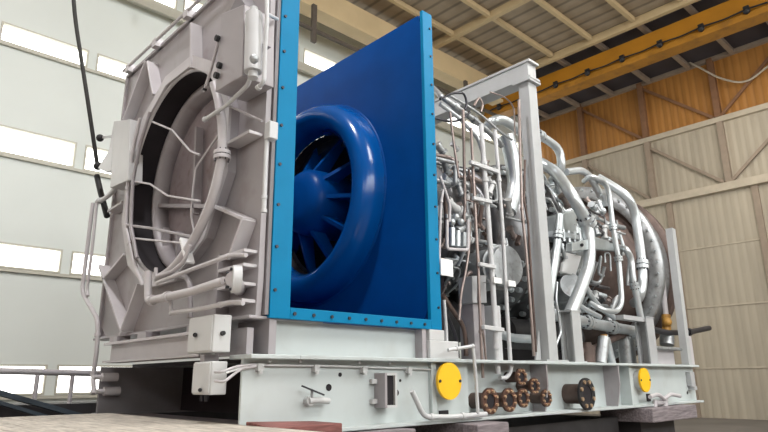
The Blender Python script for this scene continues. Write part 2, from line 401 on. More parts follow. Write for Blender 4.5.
# return plates where the web steps back
MB().box((5.44, 4.95, 1.25), (5.52, 4.999, 1.895)).build('stiffener', 'skid', sk, bev=0.006)
MB().box((6.10, 5.03, 1.25), (6.16, 5.15, 1.895)).build('return_plate', 'skid', sk)
MB().box((10.49, 4.95, 1.25), (10.60, 5.15, 1.895)).build('stiffener', 'skid', sk, bev=0.006)
for xx in (7.78, 9.95):
    MB().prism([(xx, 4.88, 1.895), (xx, 5.15, 1.895), (xx, 5.15, 1.25), (xx, 4.95, 1.25), (xx, 4.88, 1.60)], (0.03, 0, 0)).build('gusset', 'grey', sk)
for (hx, hz, r) in [(3.955, 1.63, 0.035), (4.10, 1.755, 0.022), (4.91, 1.56, 0.035), (4.97, 1.69, 0.016), (13.02, 1.40, 0.03)]:
    MB().cyl((hx, 4.995, hz), (hx, 5.001, hz), r, n=14).build('drain_hole_shade', 'void', sk)  # black disc standing in for the shade inside the hole
MB().box((5.60, 4.985, 1.27), (5.76, 4.999, 1.345)).build('lifting_slot_shade', 'void', sk)  # black patch standing in for the shade of the slot
MB().box((11.15, 4.985, 1.29), (11.30, 4.999, 1.42)).build('lifting_slot_shade', 'void', sk)
for pxx in (3.2, 3.55, 4.3, 4.75):
    MB().cyl((pxx, 4.93, 1.865), (pxx, 4.93, 1.895), 0.018, n=8).build('bolt', 'skidg', sk)
# pocket with a dark slot
pk = thing('slotted_pocket', 'boxy steel pocket with a dark open slot bolted to the white base side', 'bracket', (4.639,4.900,1.411))
a = (4.577,4.830,1.770); b_ = (4.573,4.830,1.415)
X0, Z1, Z0, YP = a[0], a[2], b_[2], 4.83
MB().box((X0, YP, Z0), (X0+0.03, 4.999, Z1)).build('side_plate', 'grey', pk)  # greyer than the frame to paint in this side's shade
MB().box((X0+0.03, YP, Z1-0.025), (X0+0.15, 4.999, Z1)).box((X0+0.03, YP, Z0), (X0+0.15, 4.999, Z0+0.025)).box((X0+0.15, YP, Z0), (X0+0.18, 4.999, Z1)).build('frame', 'boxp', pk)
MB().box((X0+0.03, YP+0.03, Z0+0.025), (X0+0.15, YP+0.05, Z1-0.025)).build('slot_shade', 'void', pk)  # black plate standing in for the shade of the recess
MB().box((X0-0.07, 4.95, Z1-0.11), (X0, 4.998, Z1-0.06)).build('lug', 'boxp', pk)
MB().box((X0-0.07, 4.95, Z0+0.04), (X0, 4.998, Z0+0.09)).build('lug', 'boxp', pk)
# drain valve with lever
vv = thing('drain_valve', 'small lever drain valve on the plain white side of the base', 'valve', (3.774,4.950,1.496))
MB().cyl((3.690,5.000,1.507), (3.686,4.930,1.509), 0.045, n=14).tube([(3.662,4.930,1.509),(3.770,4.930,1.516),(3.906,4.930,1.502)], 0.030).build('body', 'boxp', vv)
MB().cyl((3.698,4.930,1.508), (3.695,4.930,1.620), 0.014, n=8).build('stem', 'silverd', vv)
MB().bar((3.553,4.900,1.650), (3.804,4.880,1.562), 0.02, 0.014).build('lever', 'bolt', vv)
# thin conduit with clips under the flange
cd = thing('thin_conduit', 'thin conduit clipped along the white base just below its top edge', 'conduit', (4.3, 4.96, 1.80))
MB().tube([(2.780,4.970,1.770),(2.917,4.970,1.809),(3.081,4.970,1.841),(3.944,4.970,1.839),(5.284,4.970,1.817),(5.507,4.970,1.807)], 0.011, n=8).build('tube', 'boxp', cd)
for q in ((3.120,4.980,1.824), (3.764,4.980,1.819), (4.398,4.980,1.807), (5.079,4.980,1.805)):
    MB().box((q[0]-0.03, 4.94, q[2]-0.035), (q[0]+0.03, 4.999, q[2]+0.03)).cyl((q[0], 4.95, q[2]-0.06), (q[0], 4.95, q[2]-0.03), 0.02, n=8).build('clip', 'boxp', cd)
# yellow covers
def cover(c, r, lab, back):
    t = thing('yellow_cover', lab, 'cover', (c[0], c[1], c[2]-r), 'yellow covers on the base')
    MB().cyl((c[0], back, c[2]), (c[0], c[1]+0.035, c[2]), r*0.86, n=40).build('spigot', 'boxp', t)
    dd = MB().cyl((c[0], c[1]+0.035, c[2]), (c[0], c[1], c[2]), r, n=48).build('disc', 'yellow', t, bev=0.006)
    for k in (0, 1):
        MB().cyl((c[0]+(k-0.5)*1.7*r, c[1]+0.002, c[2]), (c[0]+(k-0.5)*1.7*r, c[1]-0.012, c[2]), 0.018, n=8).build('bolt', 'bolt', dd)
cover((5.661,4.860,1.680), 0.212, 'large round yellow cover beside the blue panel end of the base', 4.999)
cover((10.888,4.860,1.658), 0.205, 'round yellow cover at the far right end of the base', 4.999)
# flanged stubs on the base
def stub(c, r, web, lab, n=8, fm='flange', sm='rust'):
    t = thing('flanged_stub', lab, 'pipe flange', (c[0], c[1], c[2]-r), 'flanged connections on the base')
    x, y, z = c
    MB().cyl((x, web, z), (x, y+0.03, z), r*0.62, n=24).build('pipe', sm, t)
    mb = MB(); N = 32
    vs = []
    for yy, rr in ((y+0.035, r), (y, r), (y, r*0.55), (y+0.03, r*0.55)):
        vs += [(x+rr*math.cos(2*PI*i/N), yy, z+rr*math.sin(2*PI*i/N)) for i in range(N)]
    mb.add(vs, [(j*N+i, j*N+(i+1) % N, ((j+1) % 4)*N+(i+1) % N, ((j+1) % 4)*N+i) for j in range(4) for i in range(N)])
    fo = mb.build('flange', fm, t)
    MB().cyl((x, y+0.012, z), (x, y+0.029, z), r*0.55, n=24).build('bore_shade', 'void', t)  # black disc standing in for the shade down the pipe
    for k in range(n):
        a = 2*PI*(k+0.5)/n
        MB().cyl((x+r*0.78*math.cos(a), y, z+r*0.78*math.sin(a)), (x+r*0.78*math.cos(a), y-0.022, z+r*0.78*math.sin(a)), r*0.13, n=6).build('bolt', 'brass', fo)
stub((6.432,4.860,1.432), 0.160, 5.149, 'leftmost low bronze flange with brass bolts in the cluster on the base')
stub((6.822,4.850,1.434), 0.150, 5.149, 'second low bronze flange from the left in the cluster on the base')
stub((7.155,4.860,1.450), 0.125, 5.149, 'small bronze flange low in the cluster, directly below the topmost one')
stub((7.199,4.900,1.721), 0.115, 5.149, 'topmost bronze flange of the cluster just under the base edge')
stub((7.466,4.880,1.600), 0.11, 5.149, 'mid height bronze flange of the cluster beside the triangular gusset')
stub((7.775,4.900,1.434), 0.12, 5.149, 'rightmost low bronze flange of the cluster beside the pale gusset')
stub((8.728,4.800,1.469), 0.235, 5.149, 'large lone black flange on a brown pipe stub between the two gussets', n=8, fm='black')
# handrail pipe in front of base
hp = pipe('drain_pipe', 'white drain pipe running down and along the foot of the base by the yellow cover', 'pipe', [(4.952,4.800,1.579),(5.133,4.800,1.302),(5.604,4.800,1.281),(6.239,4.800,1.287)], 0.029, 'white', fl=(), clamp=((1, 0.25), (2, 0.3)))
pipe('vent_pipe', 'white upright pipe with a bent top in front of the base beside the yellow cover', 'pipe', [(5.551,4.780,2.031),(6.022,4.780,2.091),(6.050,4.780,1.688),(6.058,4.780,1.295)], 0.021, 'white', clamp=((0, 0.35), (0, 0.97), (1, 0.9)), fil=0.03)
# small faucet group at right end
fa = thing('faucet_group', 'pale twin handle valve standing low at the right end of the base', 'valve', (11.474,4.850,1.135))
MB().cyl((11.540,4.880,1.115), (11.613,4.880,1.355), 0.07, n=14).build('body', 'greyl', fa)
MB().tube([(10.852,4.800,1.374),(11.188,4.800,1.417),(11.413,4.800,1.327)], 0.035).tube([(11.413,4.800,1.327),(11.697,4.800,1.406),(12.134,4.800,1.361)], 0.035).build('handle', 'greyl', fa)
MB().cyl((11.160,4.860,1.265), (11.540,4.860,1.270), 0.045, n=12).cyl((11.175,4.860,1.315), (11.131,4.860,1.165), 0.04, n=12).build('outlet', 'greyl', fa)
tag(MB().box((13.05, 4.90, 1.52), (13.25, 4.999, 1.80)).box((13.08, 4.87, 1.45), (13.22, 4.999, 1.52)).build('junction_box', 'skidg', bev=0.01), 'small grey box on the last panel of the base right of the yellow cover', 'box')

# ---------------------------------------------------------------- inlet casing (left)
CY, CZ = 6.98, 4.23
ic = thing('inlet_casing', 'large square grey inlet casing with a round mouth at the left end of the machine', 'casing', (3.3, 7.25, 2.2))
FX = 3.10
def ringplate(x0, x1, r, y0, y1, z0, z1, cy=CY, cz=CZ, n=64):
    """square plate with a round hole, thickness along X"""
    mb = MB(); vs = []
    for x in (x0, x1):
        for i in range(n):
            a = 2*PI*i/n; vs.append((x, cy+r*math.cos(a), cz+r*math.sin(a)))
        for i in range(n):
            a = 2*PI*i/n; c, s_ = math.cos(a), math.sin(a)
            k = min((((y1-cy) if c > 0 else (y0-cy))/c) if abs(c) > 1e-6 else 1e9, (((z1-cz) if s_ > 0 else (z0-cz))/s_) if abs(s_) > 1e-6 else 1e9)
            vs.append((x, cy+k*c, cz+k*s_))
    m = 2*n; fs = []
    for i in range(n):
        j = (i+1) % n
        fs += [(i, j, n+j, n+i), (m+i, m+n+i, m+n+j, m+j), (i, m+i, m+j, j), (n+i, n+j, m+n+j, m+n+i)]
    mb.add(vs, fs); return mb
ringplate(FX, FX+0.06, 1.28, 5.03, 9.14, 2.30, 6.38).build('face_plate', 'grey', ic)
# rim of square casing
mb = MB()
mb.box((3.06, 5.03, 6.38), (3.9, 9.20, 6.43)).box((3.06, 9.14, 2.30), (3.9, 9.20, 6.38)).box((3.02, 5.03, 2.27), (3.9, 9.20, 2.30))
mb.build('outer_shell', 'grey', ic, bev=0.008)
MB().box((3.17, 5.0, 2.31), (3.21, 5.12, 6.38)).build('gap_shade_strip', 'webgrey', ic)  # added strip, darkened for the shaded gap and hiding the bright wall
MB().prism([(2.900,5.402,5.887), (2.900,5.161,5.576), (2.900,5.707,5.638)], (0.19, 0, 0)).build('corner_gusset', 'webgrey', ic)
MB().tube([(3.0, 9.16, 6.47), (3.0, 5.05, 6.47)], 0.022, n=8).build('rim_rail', 'greyl', ic)
for yy in (5.9, 6.9, 7.9, 8.9): MB().box((2.98, yy, 6.38), (3.10, yy+0.12, 6.50)).build('rail_clip', 'greyl', ic)
# many sided frame round the mouth
def octring(x0, x1, r0, r1, n=12):
    mb = MB(); vs = []
    for x in (x0, x1):
        for r in (r0, r1):
            vs += [(x, CY+r*math.cos(2*PI*(i+0.5)/n), CZ+r*math.sin(2*PI*(i+0.5)/n)) for i in range(n)]
    fs = []
    for i in range(n):
        j = (i+1) % n
        fs += [(i, j, n+j, n+i), (2*n+i, 3*n+i, 3*n+j, 2*n+j), (i, 2*n+i, 2*n+j, j), (n+i, n+j, 3*n+j, 3*n+i)]
    mb.add(vs, fs); return mb
octring(2.98, FX, 1.36, 1.46).build('mouth_frame', 'grey', ic, bev=0.008)
octring(2.96, 2.99, 1.33, 1.48).build('frame_flange', 'greyl', ic)
MB().lathe([(2.99, 1.275), (2.99, 1.31), (3.10, 1.31), (3.10, 1.275)], CY, CZ, closed=True).build('seal_ring', 'greyl', ic)
MB().lathe([(3.02, 1.27), (3.40, 1.27)], CY, CZ).build('drum', 'void', ic)  # black paints in the shade on the unlit inner wall
MB().lathe([(3.32, 1.265), (3.28, 1.24), (3.28, 1.19), (3.32, 1.16), (3.50, 1.13), (3.50, 1.265)], CY, CZ).build('inner_ring', 'grey', ic)
MB().lathe([(3.48, 1.135), (3.465, 0.90), (3.46, 0.50), (3.455, 0.001)], CY, CZ).build('back_dish', 'inner', ic)
MB().lathe([(3.38, 0.001), (3.38, 0.16), (3.41, 0.20), (3.455, 0.21)], CY-0.35, CZ-0.1, n=32).build('hub', 'inner', ic)
for p, q in (((3.380,8.307,4.132), (3.380,6.265,3.681)), ((3.380,7.028,3.751), (3.380,7.129,4.960)), ((3.380,7.832,3.073), (3.380,7.899,3.731)), ((3.380,7.379,3.184), (3.380,7.451,3.593))):
    MB().bar(p, q, 0.05, 0.10, up=(1, 0, 0)).build('strut', 'grey', ic)
# plate ribs on the face (each rib stands off the plate)
def rib(p, q, h=0.16, w=0.035, mat='greyl'):
    p, q = V(p), V(q); p.x = q.x = FX-h/2
    MB().bar(p, q, w, h, up=(1, 0, 0)).build('rib', mat, ic, bev=0.004)
for p, q in [((3.020,8.120,6.196), (3.020,8.758,5.490)), ((3.020,8.043,6.164), (3.020,7.704,5.517)),
             ((3.020,9.086,3.326), (3.020,7.965,2.304)), ((3.020,8.859,3.094), (3.020,8.168,3.348)),
             ((3.020,8.025,2.282), (3.020,7.598,2.877)), ((3.020,5.750,3.502), (3.020,5.120,3.234)),
             ((3.020,5.120,3.234), (3.020,5.335,2.915)), ((3.020,5.549,4.142), (3.020,5.070,4.142)),
             ((3.020,6.576,5.461), (3.020,6.682,6.148)), ((3.020,8.964,4.112), (3.020,8.443,4.136))]:
    rib(p, q)
for zz in (2.42, 2.58, 2.76, 2.90):
    MB().box((2.95, 5.06, zz), (3.098, 5.55, zz+0.03)).build('shelf_rib', 'greyl', ic)
MB().box((2.95, 5.55, 2.31), (3.098, 5.58, 2.95)).build('upright_rib', 'grey', ic)
# lower step ribs between mouth and corner
MB().bar((3.050,5.604,4.166), (3.050,5.784,3.504), 0.03, 0.09, up=(1,0,0)).build('rib', 'greyl', ic)
# cross beam under the casing
cb = thing('cross_beam', 'grey steel cross beam across the left end under the inlet casing', 'beam', (3.0, 7.2, 1.94))
MB().box((2.90, 5.75, 2.165), (3.12, 8.40, 2.195)).box((2.90, 5.75, 1.94), (3.12, 8.40, 1.965)).build('flange', 'greyl', cb)
MB().box((3.0, 5.75, 1.965), (3.03, 8.40, 2.165)).build('web', 'greyl', cb)
for yy in (5.9, 7.2, 8.1): MB().box((2.95, yy, 2.195), (3.12, yy+0.25, 2.27)).build('shim', 'grey', cb)
# upper box with dark underside
ub = thing('terminal_box', 'big grey terminal box projecting at the top right of the inlet casing', 'box', (2.8, 5.5, 5.0))
MB().prism([(2.720,5.416,5.558), (2.720,4.928,5.437), (2.720,4.883,4.603), (2.720,5.428,4.632)], (0.37, 0, 0)).build('body', 'grey', ub, bev=0.01)
for q in ((2.710,5.402,5.242), (2.710,5.366,4.790), (2.710,5.315,4.885)):
    MB().cyl(q, (q[0]-0.04, q[1], q[2]), 0.035, n=10).build('knob', 'black', ub)
vb = thing('lit_side_cylinder', 'upright white cylinder standing in for the lit side of the terminal box', 'canister', (2.750,4.727,4.574))  # white cylinder standing in for the bright, lit side of the box
MB().cyl((2.750,4.729,4.596), (2.750,4.769,5.257), 0.085, n=24).build('body', 'white', vb, bev=0.015)
MB().cyl((2.750,4.769,5.257), (2.750,4.775,5.328), 0.04, n=14).build('added_neck', 'white', vb)
MB().cyl((2.750,4.723,4.529), (2.750,4.729,4.596), 0.05, n=14).build('outlet', 'white', vb)
MB().box((2.76, (2.750,4.761,4.960)[1]-0.02, 4.95), (2.95, (2.750,4.761,4.960)[1]+0.12, 5.05)).build('bracket', 'grey', vb)  # added along with the stand-in cylinder
MB().ball((2.640,4.534,4.613), 0.045).build('added_cock', 'silverd', vb)
# white vertical conduit beside strip
pipe('white_conduit', 'thin white upright conduit just left of the blue strip', 'conduit', [(2.800,4.645,5.727),(2.800,4.600,5.130),(2.800,4.611,4.804),(2.800,4.601,4.458),(2.800,4.705,4.434)], 0.022, 'white', clamp=((3, 0.9),))
pipe('short_conduit', 'short white level conduit running from the upright conduit into the blue strip', 'conduit', [(2.800,4.605,5.199), (3.100,4.894,5.414)], 0.02, 'white')
pipe('white_conduit', 'thin white upright conduit below the small white switch box', 'conduit', [(3.030,4.873,4.030),(3.030,4.880,3.644),(3.030,4.868,3.266)], 0.022, 'white', clamp=((1, 0.6), (1, 0.97)))
tag(MB().box((3.0, (3.000,4.813,4.088)[1]-0.03, (3.000,4.807,4.002)[2]), (3.0999, (3.000,4.813,4.088)[1]+0.07, (3.000,4.821,4.187)[2])).build('switch_box', 'white', bev=0.01), 'small white switch box on the casing beside the blue strip', 'box')
pipe('sloping_conduit', 'white sloping conduit in front of the upper right of the round mouth', 'conduit', [(2.800,4.825,4.763),(2.800,4.879,4.543),(2.800,5.322,4.460),(2.800,5.799,4.461)], 0.022, 'white', clamp=((2, 0.95), (0, 0.1)))
pipe('sloping_conduit', 'thin grey rod sloping down to the right above the small switch box', 'conduit', [(2.850,5.396,4.514),(2.850,4.686,4.097)], 0.012, 'grey')
pipe('knobbed_rod', 'slanting rod with a black knob between the terminal box and the round mouth', 'rod', [(2.880,5.722,5.494),(2.880,5.865,5.174),(2.880,6.017,4.905)], 0.018, 'greyl', clamp=((0, 0.05), (1, 0.9)), flmat='black')
# big curved pipe inside mouth
pipe('ring_pipe', 'pale curved pipe following the right edge of the round mouth', 'pipe', [(2.860,5.745,4.895),(2.860,5.599,4.624),(2.860,5.467,4.255),(2.860,5.447,3.914),(2.860,5.570,3.563),(2.860,5.790,3.284),(2.860,6.072,3.061),(2.860,6.429,2.892),(2.860,6.780,2.835)], 0.050, 'greyl', fil=0.25, fl=((2, 0.85),), flr=1.75)
pipe('mouth_rod', 'thin bent rod crossing the upper part of the round mouth', 'rod', [(2.900,7.481,5.019),(2.900,6.854,4.706),(2.900,6.302,4.270),(2.900,6.041,4.147)], 0.013, 'greyl')
pipe('mouth_rod', 'bent rod hanging down the middle of the round mouth', 'rod', [(2.950,5.725,4.315),(2.950,6.221,4.053),(2.950,6.254,3.797),(2.950,6.256,3.504),(2.950,6.119,3.238)], 0.012, 'greyl')
pipe('mouth_rod', 'thin wavy rod across the middle of the round mouth', 'rod', [(2.900,8.009,4.328),(2.900,7.381,4.133),(2.900,6.801,3.841),(2.900,5.958,3.592)], 0.013, 'greyl')
pipe('mouth_rod', 'upper of two level rods crossing the lower part of the mouth', 'rod', [(2.900,8.059,3.723),(2.900,7.248,3.530),(2.900,6.061,3.208)], 0.018, 'grey')
pipe('mouth_rod', 'lower of two level rods crossing the lower part of the mouth', 'rod', [(2.900,7.801,3.500),(2.900,6.915,3.310),(2.900,6.001,3.121)], 0.013, 'greyl')
tag(MB().bar((2.860,6.190,3.203), (2.860,6.001,2.910), 0.03, 0.10, up=(1, 0, 0)).build('nameplate', 'plate'), 'small pale plate hanging at the lower edge of the round mouth', 'plate')
# tube bundle on the left edge of mouth
pipe('edge_tube', 'slim tube running up the left edge of the round mouth', 'tube', [(2.900,7.293,2.818),(2.900,7.652,3.163),(2.900,8.059,3.723),(2.900,8.161,4.380),(2.900,8.076,4.870),(2.900,7.957,5.235)], 0.025, 'greyl', clamp=((1, 0.5), (2, 0.8), (3, 0.8)))
pipe('edge_tube', 'second slim tube right of the first on the left edge of the mouth', 'tube', [(2.880,7.515,3.192),(2.880,7.827,3.675),(2.880,7.922,4.316),(2.880,7.801,4.783),(2.880,7.566,5.186)], 0.022, 'grey', clamp=((1, 0.9), (2, 0.5)))
# pipes at the lower right of the mouth
pipe('lower_pipe', 'thick pale pipe with a round flange crossing below the round mouth', 'pipe', [(2.720,6.737,2.895),(2.720,6.662,2.561),(2.720,5.659,2.553),(2.720,4.994,2.582)], 0.042, 'greyl', fil=0.06, clamp=((1, 0.1), (1, 0.5)))
fl_ = thing('round_flange', 'white round bolted flange at the end of the thick pipe below the mouth', 'flange', (2.850,4.999,2.512))
MB().cyl((2.720,4.834,2.581), (3.09, 5.35, (2.720,4.834,2.581)[2]), 0.07, n=18).build('pipe', 'greyl', fl_)
c_ = V((2.700,4.816,2.576)); MB().cyl(c_, c_+V((0.07, -0.03, 0)), 0.125, n=28).build('disc', 'white', fl_, bev=0.006)
for k in range(8):
    a = k*PI/4; w = c_+V((0, 0.09*math.cos(a), 0.09*math.sin(a))); MB().cyl(w+V((-0.02, 0.01, 0)), w+V((0.01, 0, 0)), 0.014, n=6).build('bolt', 'bolt', fl_)
pipe('lower_pipe', 'slim pale pipe rising to the right above the thick pipe', 'pipe', [(2.740,6.513,2.746),(2.740,5.738,2.786),(2.740,4.912,2.814),(2.740,4.666,2.776)], 0.021, 'greyl', clamp=((1, 0.9),))
pipe('lower_pipe', 'slimmest lower pipe running right to the casing above the white junction box', 'pipe', [(2.740,6.093,2.364),(2.740,6.097,2.385),(2.740,5.363,2.371),(2.740,4.864,2.380),(2.740,4.674,2.353)], 0.022, 'greyl', clamp=((2, 0.6),), fil=0.03)
pipe('lower_pipe', 'short upright tube between the thick pipe and the slimmest pipe', 'pipe', [(2.780,6.224,2.598),(2.780,6.184,2.384)], 0.018, 'greyl')
pipe('lower_pipe', 'curved tube under the mouth beside the hanging plate', 'pipe', [(2.800,6.720,2.947),(2.800,6.697,2.842),(2.800,6.290,2.845),(2.800,6.017,2.915),(2.800,5.907,3.080)], 0.022, 'greyl')
pipe('lower_pipe', 'bent tube dropping behind the white junction box', 'pipe', [(2.850,6.494,2.821),(2.850,6.100,2.793),(2.850,5.947,2.700),(2.850,5.886,2.324)], 0.030, 'grey')
# white junction boxes
def jbox(name, lab, p0, z0, z1, x0, x1, w):
    t = thing(name, lab, 'junction box', (x0, p0, z0))
    MB().box((x0, p0-w, z0), (x1, p0, z1)).build('body', 'boxp', t, bev=0.012)
    MB().box((x0-0.012, p0-w+0.015, z0+0.015), (x0, p0-0.015, z1-0.015)).build('lid', 'boxp', t, bev=0.004)
    return t
q0 = (2.740,5.659,2.300); q1 = (2.740,5.172,1.957)
j1 = jbox('junction_box', 'white square junction box with two black knobs below the pipes of the mouth', q0[1], q1[2], q0[2], 2.74, 2.925, q0[1]-q1[1])
MB().cyl((2.728,5.504,2.127), (2.700,5.447,2.123), 0.022, n=10).build('knob', 'black', j1)
MB().cyl((2.83, q1[1], (q0[2]+q1[2])/2), (2.83, q1[1]-0.03, (q0[2]+q1[2])/2), 0.022, n=10).build('knob', 'black', j1)
q0 = (2.740,5.509,1.877); q1 = (2.740,5.158,1.582)
j2 = jbox('junction_box', 'white junction box hanging lower over the dark opening with two curved conduits', q0[1], q1[2], q0[2], 2.74, 2.90, q0[1]-q1[1])
MB().cyl((2.728,5.329,1.625), (2.700,5.274,1.625), 0.018, n=10).build('knob', 'black', j2)
for yy in (q0[1]-0.05, q0[1]-0.14): MB().cyl((2.82, yy, q1[2]), (2.82, yy, q1[2]-0.06), 0.02, n=8).build('gland', 'bolt', j2)
MB().box((2.78, q0[1]-0.12, q0[2]), (2.93, q0[1]-0.04, q0[2]+0.07)).build('hanger', 'grey', j2)
pipe('curved_conduit', 'upper curved conduit from the low junction box to the base side', 'conduit', [(2.750,5.112,1.780), (2.750,4.987,1.778), (2.837,4.970,1.813), (2.916,4.970,1.831), (3.081,4.970,1.845)], 0.013, 'greyl')
pipe('curved_conduit', 'lower curved conduit from the low junction box to the base side', 'conduit', [(2.750,5.102,1.702), (2.750,4.941,1.693), (2.857,4.965,1.761), (2.925,4.965,1.804), (3.079,4.965,1.832)], 0.013, 'greyl')
# left hand tubes and box on far edge
lb = thing('side_box', 'pale flat box on the far left edge of the inlet casing', 'box', (3.000,8.717,4.389))
MB().prism([(2.860,8.881,5.482), (2.860,8.224,5.296), (2.860,8.049,4.344), (2.860,8.721,4.390)], (0.2, 0, 0)).build('body', 'boxp', lb, bev=0.01)
MB().prism([(2.900,9.005,5.535), (2.900,9.078,5.086), (2.900,9.486,4.906), (2.900,9.097,4.739), (2.900,8.888,4.717)], (0.12, 0, 0)).build('wing', 'white', lb)
MB().ball((2.900,9.565,5.429), 0.06).build('knob', 'black', lb)
MB().bar((2.930,9.664,5.468), (2.930,9.021,5.303), 0.03, 0.03).build('arm', 'white', lb)
pipe('side_tube', 'white tube bending off the lower left edge of the casing beside the flat box', 'tube', [(2.950,9.503,4.370),(2.950,9.119,4.348),(2.950,8.743,4.415),(2.950,8.661,4.669)], 0.035, 'white', clamp=((0, 0.3),))
pipe('drop_tube', 'outer of two thin upright tubes left of the casing, kinked near the bottom', 'tube', [(2.920,9.588,4.367),(2.920,9.601,3.631),(2.920,9.597,2.994),(2.920,8.780,2.523),(2.920,8.688,2.118),(2.920,8.729,1.781),(2.920,8.616,1.553)], 0.030, 'greyl', clamp=((3, 0.5), (4, 0.9), (5, 0.9)), fil=0.15)
pipe('drop_tube', 'inner of two thin upright tubes left of the casing', 'tube', [(2.920,9.401,4.326),(2.920,9.373,3.594),(2.920,9.383,3.001),(2.920,9.308,2.906)], 0.022, 'greyl')
# stubs on the inner far web
for (px, lab) in (((3.126,8.400,1.765), 'upper short pipe stub on the dim far side plate of the base'), ((3.170,8.400,1.587), 'lower short pipe stub on the dim far side plate of the base')):
    t = thing('pipe_stub', lab, 'pipe', px)
    MB().cyl((px[0]-0.30, 8.42, px[2]), (px[0], 8.42, px[2]), 0.03, n=12).build('tube', 'greyl', t)
    MB().cyl((px[0]-0.2, 8.42, px[2]), (px[0], 8.42, px[2]), 0.055, n=14).build('fitting', 'greyl', t)
    MB().cyl((px[0]-0.05, 8.42, px[2]), (px[0]-0.05, 8.549, px[2]), 0.03, n=10).build('bracket', 'greyl', t)

# pedestals between base and casing / plenum
pd = thing('pedestal', 'pale steel pedestal wall between the base and the blue frame', 'pedestal', (4.4, 5.2, 1.936))
MB().box((3.35, 5.12, 1.936), (5.35, 5.16, 2.279)).build('panel', 'skid', pd)
for a_, b_ in (((3.05, 5.10, 1.936), (3.12, 5.7, 2.19)), ((3.24, 5.02, 1.936), (3.32, 5.6, 2.279)), ((5.35, 5.0, 1.936), (5.42, 5.6, 2.279))): MB().box(a_, b_).build('stiffener', 'grey', pd)
tag(MB().box((5.43, 4.95, 1.936), (5.95, 5.45, 2.15)).box((5.45, 4.97, 2.15), (5.72, 5.4, 2.279)).build('support_block', 'boxp', bev=0.01), 'pale stepped support block under the right foot of the blue frame', 'block')

# ---------------------------------------------------------------- blue plenum
BX, BY, BZ = 5.52, 7.36, 4.37
bp_ = thing('intake_plenum', 'tall blue open sided intake plenum with a glossy round bell mouth', 'intake plenum', (4.45, 7.3, 2.28))
def ringplate2(x0, x1, r, y0, y1, z0, z1): return ringplate(x0, x1, r, y0, y1, z0, z1, cy=BY, cz=BZ, n=96)
ringplate2(BX, BX+0.05, 1.20, 5.03, 9.06, 2.40, 6.63).build('back_panel', 'blued', bp_)
MB().box((BX-0.02, 4.985, 2.28), (BX+0.17, 5.04, 6.66)).build('right_strip', 'bluef', bp_, bev=0.006)
MB().box((3.215, 4.985, 2.28), (3.45, 5.03, 6.66)).build('left_strip', 'bluef', bp_, bev=0.006)
MB().box((3.45, 4.985, 2.28), (BX-0.02, 5.03, 2.395)).build('bottom_strip', 'bluef', bp_, bev=0.006)
MB().box((3.215, 5.03, 2.28), (BX+0.05, 9.06, 2.31)).build('bottom_plate', 'blued', bp_)
MB().box((3.215, 9.03, 2.31), (BX+0.05, 9.06, 6.63)).build('far_panel', 'blued', bp_)
MB().box((BX+0.05, 5.04, 6.60), (BX+0.17, 9.06, 6.66)).build('top_flange', 'blued', bp_)
prof = [(BX-0.001, 1.57)]
for k in range(0, 19):
    a = 0.05+k*(PI-0.05)/18
    prof.append((BX-0.10-0.26*math.sin(a), 1.345+0.215*math.cos(a)))
prof += [(BX+0.03, 1.115)]
MB().lathe(prof, BY, BZ, n=112).build('bell_mouth', 'bluebell', bp_)
MB().lathe([(BX-0.012, 1.56), (BX-0.012, 1.60), (BX, 1.60)], BY, BZ, n=96).build('bell_flange', 'blued', bp_)
MB().lathe([(BX-0.40, 0.001), (BX-0.39, 0.25), (BX-0.35, 0.42), (BX-0.24, 0.50), (BX-0.05, 0.52), (BX+0.5, 0.52)], BY, BZ, n=56).build('nose_cone', 'blued', bp_)
MB().lathe([(BX+0.03, 1.115), (BX+0.3, 1.09), (BX+0.50, 1.08), (BX+0.50, 0.5)], BY, BZ, n=48).build('inlet_throat', 'void', bp_)  # throat coloured black to carry its inner shade
for k in range(10):
    a = 2*PI*k/10+PI+0.05
    u = V((0, math.cos(a), math.sin(a))); tg = V((0, -math.sin(a), math.cos(a)))
    o_ = V((0, BY, BZ))
    q = [o_+u*0.43+V((BX-0.24, 0, 0)), o_+u*0.49+V((BX+0.06, 0, 0)), o_+u*1.09+V((BX+0.30, 0, 0)), o_+u*1.105+V((BX+0.18, 0, 0))]
    MB().prism([p-tg*0.03 for p in q], tg*0.06).build('strut', 'blued', bp_)
zs = [2.55+0.43*k for k in range(10)]
for z in zs:
    MB().cyl((3.262, 4.985, z), (3.262, 4.970, z), 0.017, n=8).build('bolt', 'bolt', bp_)
    MB().cyl((BX+0.115, 4.985, z), (BX+0.115, 4.970, z), 0.016, n=8).build('bolt', 'bolt', bp_)
for k in range(9):
    MB().cyl((3.50+0.235*k, 4.985, 2.335), (3.50+0.235*k, 4.970, 2.335), 0.018, n=8).build('bolt', 'bolt', bp_)

